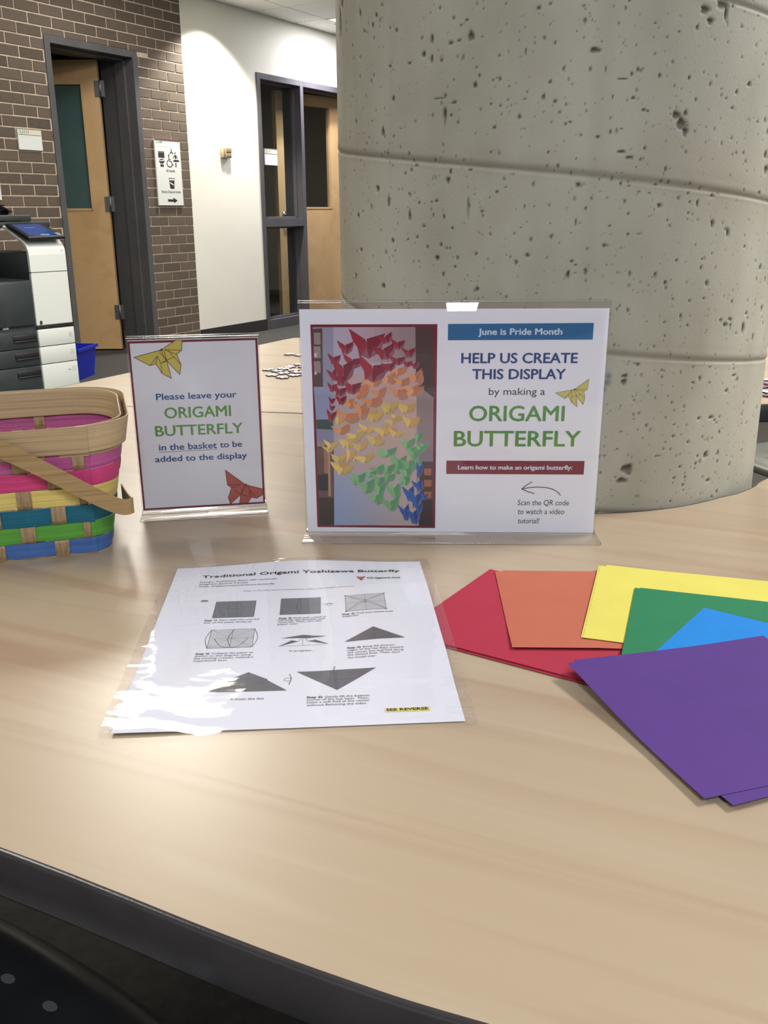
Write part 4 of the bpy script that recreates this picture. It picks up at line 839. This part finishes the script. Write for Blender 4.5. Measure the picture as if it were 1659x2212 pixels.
for i in range(14):                     # the pictured white column, shaded in the print
    for j in range(18):
        x0, x1 = 357+i*50.5, 357+(i+1)*50.5; y0, y1 = 262+j*94, 262+(j+1)*94; u_, v_ = (i+.5)/14, (j+.5)/18
        c_ = [(1-v_)*a_+v_*b_ for a_, b_ in zip((186+14*math.sin(u_*3), 170+8*(1-u_), 172+22*(1-u_)), (146+52*u_, 168+5*u_, 206-44*u_))]
        if 3 < j < 13: c_ = [a_*.55+b_*.45 for a_, b_ in zip(c_, (206, 166, 140))]
        if j < 3: c_ = [a_*(1-.25*u_*(1-abs(u_-.8))) for a_ in c_]
        PQ((x0, y0), (x1, y0), (x1, min(y1, 1952)), (x0, min(y1, 1952)), .05, c_)
PQ((1055, 262), (1212, 262), (1212, 835), (1060, 720), .055, (70, 54, 52)); PQ((1060, 720), (1212, 835), (1208, 1250), (1082, 1250), .055, (150, 130, 132)); PQ((1082, 1250), (1208, 1250), (1206, 1400), (1090, 1400), .055, (140, 122, 128))
PQ((1090, 1380), (1206, 1380), (1205, 1720), (1095, 1720), .056, (84, 54, 50)); PQ((1090, 1720), (1205, 1720), (1205, 1955), (1085, 1955), .056, (58, 42, 46))
for y0 in (1440, 1540, 1645): PQ((1130, y0), (1195, y0), (1192, y0+60), (1132, y0+60), .06, (166, 106, 76))
BFS = {'r': ((158, 34, 54), (124, 22, 46), [(640, 390, 290, 220), (800, 350, 130, 85), (905, 395, 120, 85), (460, 420, 135, 110), (362, 515, 110, 90), (520, 535, 175, 110), (690, 600, 250, 190), (440, 600, 190, 200), (350, 640, 80, 110), (1000, 462, 115, 85), (985, 552, 90, 60), (1048, 562, 75, 70), (790, 455, 190, 130), (900, 525, 140, 80), (345, 745, 85, 80), (410, 775, 125, 95), (515, 745, 155, 115), (420, 850, 95, 85), (340, 855, 60, 60), (342, 915, 50, 50), (335, 985, 85, 110), (830, 575, 120, 80), (420, 680, 130, 110)]),
       'o': ((226, 158, 106), (206, 130, 86), [(905, 612, 170, 80), (1055, 655, 135, 110), (820, 672, 150, 80), (700, 705, 160, 85), (580, 785, 150, 120), (745, 785, 140, 70), (905, 785, 165, 90), (1040, 770, 175, 100), (680, 865, 170, 90), (500, 890, 110, 70), (465, 985, 215, 95), (420, 1105, 160, 85), (590, 935, 110, 150), (940, 700, 130, 80)]),
       'y': ((230, 198, 112), (216, 174, 92), [(840, 905, 150, 90), (990, 915, 140, 90), (700, 990, 170, 100), (860, 1025, 130, 70), (1015, 1035, 150, 100), (400, 1015, 100, 90), (640, 1095, 160, 80), (790, 1115, 170, 85), (890, 1135, 130, 75), (545, 1155, 160, 90), (715, 1205, 165, 85), (330, 1232, 120, 85), (485, 1215, 120, 100), (585, 1245, 130, 85), (625, 1345, 180, 85), (400, 1350, 130, 90), (495, 1320, 85, 140), (430, 1445, 185, 105)]),
       'g': ((132, 190, 128), (92, 164, 110), [(820, 1292, 160, 85), (985, 1225, 130, 75), (1080, 1172, 85, 65), (1100, 1262, 95, 75), (1040, 1305, 130, 95), (905, 1400, 140, 170), (820, 1435, 130, 95), (730, 1445, 130, 75), (670, 1485, 120, 65), (570, 1522, 120, 110), (1000, 1395, 130, 95), (980, 1465, 120, 85), (1080, 1392, 65, 85), (970, 1545, 85, 85), (640, 1585, 160, 105), (750, 1535, 160, 90), (820, 1515, 90, 95), (750, 1625, 95, 145), (715, 1695, 135, 85), (875, 1645, 115, 160), (845, 1755, 145, 125)]),
       'b': ((40, 96, 178), (28, 70, 148), [(1090, 1445, 65, 145), (1080, 1585, 90, 120), (1000, 1655, 100, 150), (1060, 1705, 115, 170), (965, 1825, 90, 160), (1040, 1855, 120, 160), (1130, 1685, 65, 65), (1085, 1790, 65, 130)])}
rb = random.Random(8); zl = .07
for key in 'yogrb':
    c1_, c2_, L_ = BFS[key]
    L_ = [(a_+rb.uniform(-38, 38), b_+rb.uniform(-34, 34), c_*.8, d_*.85) for a_, b_, c_, d_ in L_ if key in 'oyg']+L_
    for cx_, cy_, w_, h_ in L_:
        zl += .0012; tilt_ = rb.uniform(-.35, .25); k1 = rb.uniform(.86, 1.12)
        def T_(p): x_, y_ = p[0]*w_*.56, -p[1]*h_*.56; return PX(min(max(cx_+x_*math.cos(tilt_)-y_*math.sin(tilt_), 236), 1200), min(max(cy_+x_*math.sin(tilt_)+y_*math.cos(tilt_), 270), 1945))
        sh = lin((120, 112, 122)) if key != 'r' else lin((128, 112, 128))
        g.flat([T_(p) for p in ((-.7, .3), (.0, .0), (.95, .4), (.75, -.5), (.2, -1.0), (-.3, -.8))], zl-.0006, PB, tuple(.55*a_+.45*b_ for a_, b_ in zip(sh, lin(c1_))))
        g.flat([T_(p) for p in ((-1.0, .85), (-.10, .25), (.02, .0), (-.05, -.45), (-.30, -1.0), (-.45, -.35), (-.72, .05))], zl, PB, tuple(min(1, a_*k1) for a_ in lin(c1_)))
        g.flat([T_(p) for p in ((.02, .0), (-.02, .28), (.95, .75), (.68, -.02), (.38, -.38), (.22, -.95), (.05, -.45))], zl+.0003, PB, tuple(a_*rb.uniform(.8, 1.05) for a_ in lin(c2_)))
obj('printed_photo', g, INK, pbig, label='printed photo of rainbow paper butterflies on a white column, maroon border')

SMM = sheet_frame(-.1882, .9451, .1612, -.0649, .006)
hs, psm = holder(SMM, .127, .1778, .006, .0225, .0022, 'small portrait clear sign holder asking to leave butterflies in the basket')
PS = SMM @ MMS; g = G()
g.flat([(-63.0, .6), (63.1, 1.2), (62.6, 177.2), (-63.0, 177.2)], .02, PS, lin((112, 20, 44))); g.flat([(-61.0, 2.6), (61.0, 3.2), (60.4, 175.0), (-61.0, 174.8)], .04, PS, lin((226, 226, 232)))
text(g, 'Please leave your', -40.5, 39.4, 117.6, 6.4, .06, PS, NAVY, .022); text(g, 'ORIGAMI', -33.7, 32.7, 98.3, 11.0, .06, PS, lin((92, 150, 66)), .020); text(g, 'BUTTERFLY', -44.2, 43.9, 80.0, 10.6, .06, PS, lin((92, 150, 66)), .020)
text(g, 'in the basket', -41.9, 16.5, 64.8, 6.6, .06, PS, NAVY, .022); text(g, 'to be', 19.4, 42.0, 65.2, 6.2, .06, PS, NAVY, .022); text(g, 'added to the display', -46.7, 46.5, 52.6, 6.2, .06, PS, NAVY, .022); g.line([(-42.0, 63.0), (16.8, 63.4)], .45, .06, PS, NAVY)
YS = [(-58.2, 161.2), (-31.6, 167.9), (-16.8, 177.1), (-10.7, 176.9), (-12.0, 166.9), (-17.0, 163.0), (-13.5, 152.5), (-15.5, 142.8), (-26.8, 156.5), (-23.9, 139.1), (-32.5, 144.3), (-37.8, 154.2), (-43.4, 152.5)]
g.flat(YS, .05, PS, lin((206, 188, 84))); g.line(YS+[YS[0]], .6, .07, PS, DKL)
def segs(L_, col, wd=.5):
    for a_, b_ in zip(L_[::2], L_[1::2]): g.line([a_, b_], wd, .07, PS, col)
segs([(-35.8, 161.9), (-43.4, 152.5), (-35.8, 161.9), (-37.8, 154.2), (-35.8, 161.9), (-33.0, 154.8), (-33.0, 154.8), (-20.3, 160.3), (-28.4, 168.0), (-12.0, 166.9), (-28.4, 168.0), (-17.0, 163.0), (-24.8, 166.8), (-13.5, 152.5), (-31.2, 166.1), (-26.8, 156.5), (-33.0, 154.8), (-32.5, 144.3), (-29, 167), (-26.8, 156.5), (-33.5, 165.6), (-27.5, 157.5), (-33, 154.8), (-26.8, 156.5)], DKL)
g.flat([(-33.6, 166.6), (-29.4, 167.2), (-31.4, 169.3)], .08, PS, DKL)
RS = [(23.4, 40.5), (43.6, 23.2), (61.6, 17.4), (61.4, 11.4), (54.6, 7.4), (48.7, 8.8), (44.9, 2.9), (36.0, 2.8), (37.9, 12.3), (26.6, 2.7), (24.8, 9.9), (28.7, 20.5), (24.7, 24.2)]
DR = lin((84, 20, 20)); g.flat(RS, .05, PS, lin((178, 84, 70))); g.line(RS+[RS[0]], .6, .07, PS, DR)
segs([(24.7, 24.2), (38.0, 24.0), (28.7, 20.5), (38.0, 24.0), (37.9, 12.3), (44.3, 22.6), (31.8, 18.0), (37.9, 12.3), (37.9, 12.3), (46.3, 10.3), (47.6, 17.1), (46.3, 10.3), (47.6, 17.1), (54.6, 7.4), (47.6, 17.1), (48.7, 8.8), (38, 12.3), (42, 23.2), (45.5, 22.4), (47.6, 17.1)], DR)
g.flat([(42.0, 22.6), (45.4, 22.4), (43.9, 24.8)], .08, PS, DR)
obj('lettering', g, INK, psm, label='printed butterflies and lettering inside a thin maroon border')

# ------------------------------------------------------------------ laminated instruction sheet
LX, LY, LT = -.0670, .6482, .0628
LM = Matrix.Translation((LX, LY, TABLE)) @ Matrix.Rotation(LT, 4, 'Z') @ Matrix.Translation((0, -.1397, 0)); LMM = LM @ MMS
def bulge(x, y):      # metres, height of the sheet above the table; its right edge rides up on the red stack
    return .0006+.0026*max(0, min(1, (x-.015)/.045))*max(0, min(1, (y-.045)/.05))*max(0, min(1, (.262-y)/.04))+.0048*math.exp(-((x-.0)/.062)**2)*max(0, min(1, (y-.205)/.075))**1.5+.0016*math.exp(-((x+.10)/.05)**2)*math.exp(-((y-.03)/.05)**2)
lamr = root('laminated_sheet', (LX, LY, TABLE), 'laminated white origami instruction sheet lying on the table', 'instruction sheet')
def gridsheet(x0, x1, y0, y1, nx, ny, fz, M, corner=0.0):
    vv = []; 
    for i in range(nx+1):
        for j in range(ny+1):
            x = x0+(x1-x0)*i/nx; y = y0+(y1-y0)*j/ny
            if corner:                       # rounded corners
                cx_ = max(x0+corner, min(x1-corner, x)); cy_ = max(y0+corner, min(y1-corner, y)); dx, dy = x-cx_, y-cy_; L_ = math.hypot(dx, dy)
                if dx and dy:
                    k_ = max(abs(dx), abs(dy))/L_; x, y = cx_+dx*k_, cy_+dy*k_
            vv.append((x, y, fz(x, y)))
    ff = [(i*(ny+1)+j, (i+1)*(ny+1)+j, (i+1)*(ny+1)+j+1, i*(ny+1)+j+1) for i in range(nx) for j in range(ny)]
    g = G(); g.add(vv, ff, M, None, True); return g
obj('paper', gridsheet(-.10795, .10795, 0, .2794, 40, 50, lambda x, y: bulge(x, y), LM), COPY_PAPER, lamr)
def film_z(x, y):
    z_ = bulge(max(-.108, min(.108, x)), max(0, min(.2794, y)))+.00055
    ed = max(0, abs(x)-.098)/.014; nz_ = noise.noise(Vector((x*14, y*55, 3.1))); z_ += .00024*min(ed, 1)*math.sin(y*430+9*nz_+x*40)*max(0, nz_+.15)
    lo = max(0, min(1, (.09-y)/.06))*max(0, min(1, (.0-x)/.05)); z_ += .00016*lo*math.sin(y*190+x*60+5*noise.noise(Vector((x*22, y*22, 7))))
    out = max(0, abs(x)-.108, -y, y-.2794); return max(z_-out*.02*(0 if (x > .1 and .08 < y < .27) else 1), .00045)
obj('plastic_film', gridsheet(-.1155, .1155, -.0065, .2865, 110, 150, film_z, LM, .006), FILM, lamr, label='glossy clear film with sealed margins')
g = G(); BK_ = lin((28, 28, 34)); GR1 = lin((102, 104, 112)); GR2 = lin((176, 178, 184)); LNC = lin((70, 72, 80)); z = .30
def LTX(s_, a_, b_, y, cap, off=.0, col=BK_): text(g, s_, a_, b_, y, cap, z, LMM, col, off, 2)
LTX('Traditional Origami Yoshizawa Butterfly', -83.4, 87.8, 253.5, 5.4, .02)
LTX('Design: Yoshizawa Akira (3D variation)', -83.9, -18.9, 243.0, 2.5); LTX('Diagram: Jimena Candia', -83.7, -43.2, 238.2, 2.5); LTX('Web: origami.me/yoshizawa-butterfly', -84.0, -19.8, 233.2, 2.5)
LTX('Click on the URL above to find pictures, videos, and a helpful community.', -45.4, 47.3, 220.8, 1.7); LTX('Origami.me', 58.2, 86.9, 236.4, 3.8, .02)
def BL(t1, t2, a_, b_, y, fr, cap=2.5):
    m_ = a_+(b_-a_)*fr; LTX(t1, a_, m_-1.2, y, cap, .03); LTX(t2, m_+.4, b_, y, cap, .0)
BL('Step 1)', 'Start with the colored', -71.0, -29.1, 163.4, .26); LTX('side of the paper facing up.', -71, -33.7, 159.3, 2.4)
BL('Step 2)', 'Fold and unfold in', -13.8, 22.7, 163.1, .31); LTX('half both horizontally and', -14.1, 21.5, 159.5, 2.4); LTX('vertically. Then, turn the', -14.1, 19.3, 156.0, 2.4); LTX('paper over.', -14.1, 1.6, 152.2, 2.4)
BL('Step 3)', 'Fold and unfold both', 35.3, 75.3, 164.2, .28); LTX('diagonals.', 35.2, 48.5, 160.3, 2.4)
BL('Step 4)', 'Collapse the paper as', -70.6, -30.0, 105.3, .27); LTX('shown on the diagram using', -70.8, -31.1, 101.6, 2.4); LTX('the existing creases, making a', -71, -29.3, 97.9, 2.4); LTX('waterbomb base.', -70.9, -46.8, 94.1, 2.4)
LTX('In progress...', -3.7, 14.1, 105.4, 2.2)
BL('Step 5)', 'Bring the bottom', 37.7, 72.0, 104.1, .32); LTX('edges of the top flaps toward', 37.6, 77.9, 100.3, 2.4); LTX('the center line and fold along', 37.7, 77.7, 96.4, 2.4); LTX('the dotted lines. Then, turn', 37.5, 74.9, 92.8, 2.4); LTX('the model over.', 37.6, 58.0, 88.8, 2.4)
LTX('It looks like this', -39.5, -18.2, 36.8, 2.4)
BL('Step 6)', 'Gently lift the bottom', 9.5, 50.3, 36.0, .28); LTX('corner of the top layer. Then,', 9.5, 49.8, 32.8, 2.3); LTX('make a soft fold at the center', 9.6, 50.3, 29.5, 2.3); LTX('without flattening the sides.', 9.6, 48.2, 25.9, 2.3)
g.flat([(59.2, 14.6), (87.5, 14.4), (87.5, 19.4), (59.2, 19.2)], .16, LMM, lin((206, 200, 92))); LTX('SEE REVERSE', 59.9, 86.7, 15.8, 2.9, .03)
def LP_(pts, c_, z_=.16): g.flat(pts, z_, LMM, c_)
def LL(pts, wd=.35, c_=LNC): g.line(pts, wd, .22, LMM, c_)
def sq_(x0, y0, x1, y1, c_): LP_([(x0, y0), (x1, y0), (x1, y1), (x0, y1)], c_); LL([(x0, y0), (x1, y0), (x1, y1), (x0, y1), (x0, y0)], .3)
sq_(-65.5, 169.4, -33.5, 201.2, GR1); sq_(-13.2, 171.6, 18.6, 203.4, GR1); sq_(38.8, 170.8, 70.4, 202.2, GR2); sq_(-63.6, 115.4, -31.1, 147.0, GR2)
LL([(2.7, 171.6), (2.7, 203.4)], .35); LL([(-13.2, 187.5), (18.6, 187.5)], .2); LL(curve_pts([(2.0, 173), (-.5, 187), (2.4, 202)]), .4)
LL([(38.8, 170.8), (70.4, 202.2)], .2); LL([(38.8, 202.2), (70.4, 170.8)], .2); LL([(38.8, 186.5), (70.4, 186.5)], .2); LL([(54.6, 170.8), (54.6, 202.2)], .2); LL(curve_pts([(40, 172), (50, 186), (69, 201)]), .4); LL(curve_pts([(69.5, 172), (58, 187), (40, 201)]), .3)
for c_ in ((38.8, 170.8), (70.4, 170.8), (38.8, 202.2), (70.4, 202.2), (54.6, 186.5)): LP_([(c_[0]-.7, c_[1]-.7), (c_[0]+.7, c_[1]-.7), (c_[0]+.7, c_[1]+.7), (c_[0]-.7, c_[1]+.7)], LNC, .24)
LL([(-63.6, 115.4), (-31.1, 147)], .2); LL([(-63.6, 147), (-31.1, 115.4)], .2); LL([(-63.6, 131.2), (-31.1, 131.2)], .2); LL([(-47.3, 115.4), (-47.3, 147)], .25)
LL(curve_pts([(-63.6, 115.4), (-66.4, 131), (-63.6, 147)]), .4); LL(curve_pts([(-31.1, 115.4), (-28.0, 131), (-31.1, 147)]), .4); LL(curve_pts([(-47, 116), (-50, 131), (-46.6, 146)]), .5); LL(curve_pts([(-60, 131), (-54, 118), (-47.5, 115.8)]), .5); LL(curve_pts([(-35, 131), (-41, 118), (-47.5, 115.8)]), .5)
LL(el(-75.5, 203.4, 3.0, 2.0)+[el(-75.5, 203.4, 3.0, 2.0)[0]], .3); LP_(el(-75.5, 204.2, 2.8, 1.2, 12), GR1)
LL(curve_pts([(20.0, 188.5), (23, 189.0), (30, 188.2)]), .3); LL(el(25.5, 187.5, 2.2, 2.2)+[el(25.5, 187.5, 2.2, 2.2)[0]], .3)
GR3 = lin((86, 86, 92))
LP_([(-11.0, 128.1), (5.5, 133.0), (23.0, 128.9), (9.8, 127.2), (2.1, 127.9)], GR3); LP_([(-11.9, 114.7), (-2.7, 124.2), (2.2, 121.9)], GR3); LP_([(24.3, 115.4), (14.7, 124.1), (9.2, 122.1)], GR3); LL([(-11.9, 114.7), (24.3, 115.4)], .25); LL([(2.2, 121.9), (4.2, 127.6)], .25); LL([(9.2, 122.1), (7.4, 127.2)], .25); LL([(5.6, 115), (5.5, 127.5)], .2)
LP_([(36.5, 116.0), (80.0, 117.3), (58.2, 138.1)], GR3); LL([(58.2, 138.1), (58.4, 116.8)], .5); LL([(47, 122), (58, 117.2), (69, 123)], .25); LL([(36.5, 116), (38.6, 118.6), (58.2, 138.1), (78.6, 119.4), (80, 117.3)], .3)
LP_([(-55.7, 48.1), (-3.7, 47.9), (-17.2, 63.0), (-17.2, 64.4), (-30.8, 75.6), (-44.9, 64.2), (-44.9, 62.8)], GR3); LL([(-30.8, 75.6), (-30.6, 48.2)], .6); LL([(-44.9, 62.8), (-30.6, 48.2), (-17.2, 63.0)], .25)
LL(el(-3.6, 63, 2.4, 2.2)+[el(-3.6, 63, 2.4, 2.2)[0]], .3); LL(curve_pts([(-2.6, 70.7), (-1.2, 64), (-2.7, 55.8)]), .4)
LP_([(2.2, 73.8), (29.4, 46.0), (56.7, 73.4)], GR3); LL([(15.5, 60.3), (43.5, 60.3)], .25); LL([(29.6, 73.6), (29.4, 46)], .3); LL(curve_pts([(28.2, 78.8), (27.6, 68), (29.5, 46.5)]), .6)
LG = (lin((126, 84, 48)), lin((196, 96, 60)), lin((60, 30, 24)))
LP_([(49.4, 243.2), (51.6, 242.0), (54.8, 242.0), (57.2, 243.4), (56.2, 239.0), (50.4, 239.0)], LG[0]); LP_([(50.2, 239.6), (56.4, 239.6), (53.4, 233.4)], LG[1], .22); LP_([(51.6, 236.8), (55.2, 236.8), (53.4, 233.4)], LG[2], .28)
g.refine(.006)
g.v = [tuple(LM @ Vector((p.x, p.y, p.z+bulge(p.x, p.y)))) for p in ((LM.inverted() @ Vector(q)) for q in g.v)]
obj('printed_diagram', g, INK, lamr, label='black and grey printed folding steps')

# ------------------------------------------------------------------ stacks of square paper
def cpaper(name, c1_): return varied(name, lin(c1_), lin(tuple(v_*.97 for v_ in c1_)), 30, .72, spec=0.25, bump=.15, bscale=900)
RED, ORA, YELP, GRE, BLU, PUR = (cpaper(n_, c_) for n_, c_ in (('red_paper', (164, 45, 66)), ('orange_paper', (180, 100, 78)), ('yellow_paper', (212, 203, 96)), ('green_paper', (38, 120, 80)), ('blue_paper', (24, 126, 206)), ('purple_paper', (82, 52, 126))))
Z0 = TABLE+.0004
def paper(name, x, y, t_, zf, m, label, group=None, a=.1524, n=10):
    M = Matrix.Translation((x, y, 0)) @ Matrix.Rotation(t_, 4, 'Z')
    def fz(u, v_):      # the whole pile settles down to the table towards its near side
        p = M @ Vector((u, v_, 0)); q = max(0, min(1, (p.y-.46)/.12)); return Z0+(zf(p.x, p.y, u, v_)-Z0)*(.42+.58*q*q*(3-2*q))
    g = gridsheet(-a/2, a/2, -a/2, a/2, n, n, fz, M); k = len(g.v); 
    g2 = G(); g2.add(g.v, g.f, I4, None, False); g2.add([(p[0], p[1], p[2]-.00012) for p in g.v], [tuple(reversed(f_)) for f_ in g.f]); s_ = n+1
    bd = [i*s_ for i in range(s_)]+[n*s_+j for j in range(1, s_)]+[i*s_+n for i in range(n-1, -1, -1)]+[j for j in range(n-1, 0, -1)]
    g2.f += [(bd[i], bd[i]+k, bd[(i+1) % len(bd)]+k, bd[(i+1) % len(bd)]) for i in range(len(bd))]; g2.c += [None]*len(bd); g2.sm += [False]*len(bd)
    o = obj(name, g2, m, label=label, cat='paper', group=group); return o
flatz = lambda z_: (lambda x, y, u, v_: Z0+z_)
for k, (dx, dy, dt) in enumerate(((.0022, -.0030, .010), (-.0012, -.0022, -.006), (.0012, -.0012, .004), (.0006, -.0006, -.002))):
    paper('red_sheet', .1159+dx, .6665+dy, -.5679+dt, flatz(.0001+.0003*k), RED, 'red square sheet under the top red sheet, only edges showing', 'red sheets beneath the top one')
paper('red_sheet', .1159, .6665, -.5679, flatz(.0014), RED, 'top red square sheet of the stack beside the laminated sheet')
orz = lambda k: (lambda x, y, u, v_: Z0+.0018+.0003*k+.0012*max(0, (-v_-.03)/.046)*(1 if u < .0 else .6))
paper('orange_sheet', .1755, .6875, -.050, orz(0), ORA, 'orange square sheet under the top orange sheet, thin edge showing behind')
paper('orange_sheet', .1698, .6860, -.033, orz(1), ORA, 'top orange square sheet lying over the red stack')
ylz = lambda k: (lambda x, y, u, v_: Z0+.0026+.0003*k+.0006*max(0, -u-.03)/.046)
paper('yellow_sheet', .2460, .6800, -.302, ylz(0), YELP, 'bottom yellow square sheet with its corner peeking out at the back'); paper('yellow_sheet', .2385, .6778, -.2988, ylz(1), YELP, 'middle yellow square sheet, only its left edge showing', )
paper('yellow_sheet', .2398, .6770, -.2988, ylz(2), YELP, 'top yellow square sheet lying over the orange stack')
paper('green_sheet', .2590, .6240, -.3230, flatz(.0040), GRE, 'lower green square sheet with its corner peeking out at the back'); paper('green_sheet', .2545, .6234, -.3206, flatz(.0043), GRE, 'top green square sheet lying over the yellow stack')
paper('blue_sheet', .2627, .5700, -.6603, flatz(.0048), BLU, 'blue square sheet between the green stack and the purple stack')
def puz(k): return lambda x, y, u, v_: Z0+.0054+.0004*k+.0036*max(0, (-u-v_-.05)/.10)**1.3*(1 if k else .5)+.0016*max(0, (u-v_-.08)/.07)
PT = -1.2655
paper('purple_sheet', .2265, .5215, PT+.055, puz(0), PUR, 'bottom purple square sheet, its corner showing at the lower right'); paper('purple_sheet', .2235, .5285, PT-.012, puz(1), PUR, 'middle purple square sheet, only its upper edge showing')
paper('purple_sheet', .2185, .5245, PT, puz(2), PUR, 'top purple square sheet with its left corner curling up')

# ------------------------------------------------------------------ chairs
SHELL = varied('black_chair_plastic', lin((40, 42, 44)), lin((34, 36, 38)), 20, 0.34); HOLE_LIGHT = mat('painted_hole_light', lin((92, 94, 96)), .4)
def chair(x, y, rz, h, label, shell, z_seat):
    r = root('chair', (x, y, 0), label, 'chair', rz=rz); M = world(r)
    def sh(name, nx, ny, fn, th=.008):
        vv = [fn(i/nx*2-1, j/ny*2-1) for i in range(nx+1) for j in range(ny+1)]
        g = G(); g.add(vv, [(i*(ny+1)+j, (i+1)*(ny+1)+j, (i+1)*(ny+1)+j+1, i*(ny+1)+j+1) for i in range(nx) for j in range(ny)], M, None, True)
        o = obj(name, g, shell, r); s_ = o.modifiers.new('s', 'SOLIDIFY'); s_.thickness = th; s_.offset = -1; return o
    def rr(a_, b_, c_=.35):      # square to rounded square
        k_ = math.sqrt(max(1e-6, 1-.5*c_*min(a_*a_, b_*b_))); return a_*k_, b_*k_
    def seat(a_, b_):
        x_, y_ = rr(a_, b_); e_ = max(abs(a_), abs(b_)); drop = .028*max(0, (e_-.82)/.18)**2; return (x_*.215, y_*.215, z_seat-drop-.010*(1-a_*a_)*(1-b_*b_))
    sh('seat', 30, 30, seat)
    def back(a_, b_):
        x_, z_ = rr(a_, b_); return (x_*.205, -.205-.035*(z_+1)/2-.035*(1-x_*x_), z_seat+.19+.15*z_)
    sh('backrest', 20, 16, back)
    g = G()
    for j in range(6):
        for i in range(7):
            px_, py_ = -.156+.052*i, .155-.052*j; d_ = el(px_, py_, .0075, .0045, 10); a_, b_ = px_/.215, py_/.215
            g.flat(d_, z_seat-.0103*(1-a_*a_)*(1-b_*b_)+.0008, M)  # pale flat discs, painted as lit floor showing through the holes
    obj('perforations', g, HOLE_LIGHT, r, kind='stuff')
    for sx in (-1, 1):
        for sy in (-1, 1):
            g = G(); g.tube([M @ Vector((sx*.16, sy*.15, z_seat-.016)), M @ Vector((sx*.205, sy*.20, .0))], .011, 12); obj('leg', g, CHROME, r)
        g = G(); g.tube([M @ Vector((sx*.15, -.12, z_seat-.018)), M @ Vector((sx*.15, -.21, z_seat+.0)), M @ Vector((sx*.15, -.232, z_seat+.09)), M @ Vector((sx*.15, -.245, z_seat+.16))], .010, 10); obj('back_support', g, SHELL, r)
    return r
chair(-.392, .483, math.radians(-33), .8, 'black perforated chair tucked under the near table edge at lower left', SHELL, .455)
SHELL2 = varied('grey_chair_plastic', lin((112, 114, 104)), lin((104, 106, 98)), 20, 0.4)
chair(1.13, 2.30, math.radians(200), .8, 'grey shell chair under the far table right of the column', SHELL2, .45)
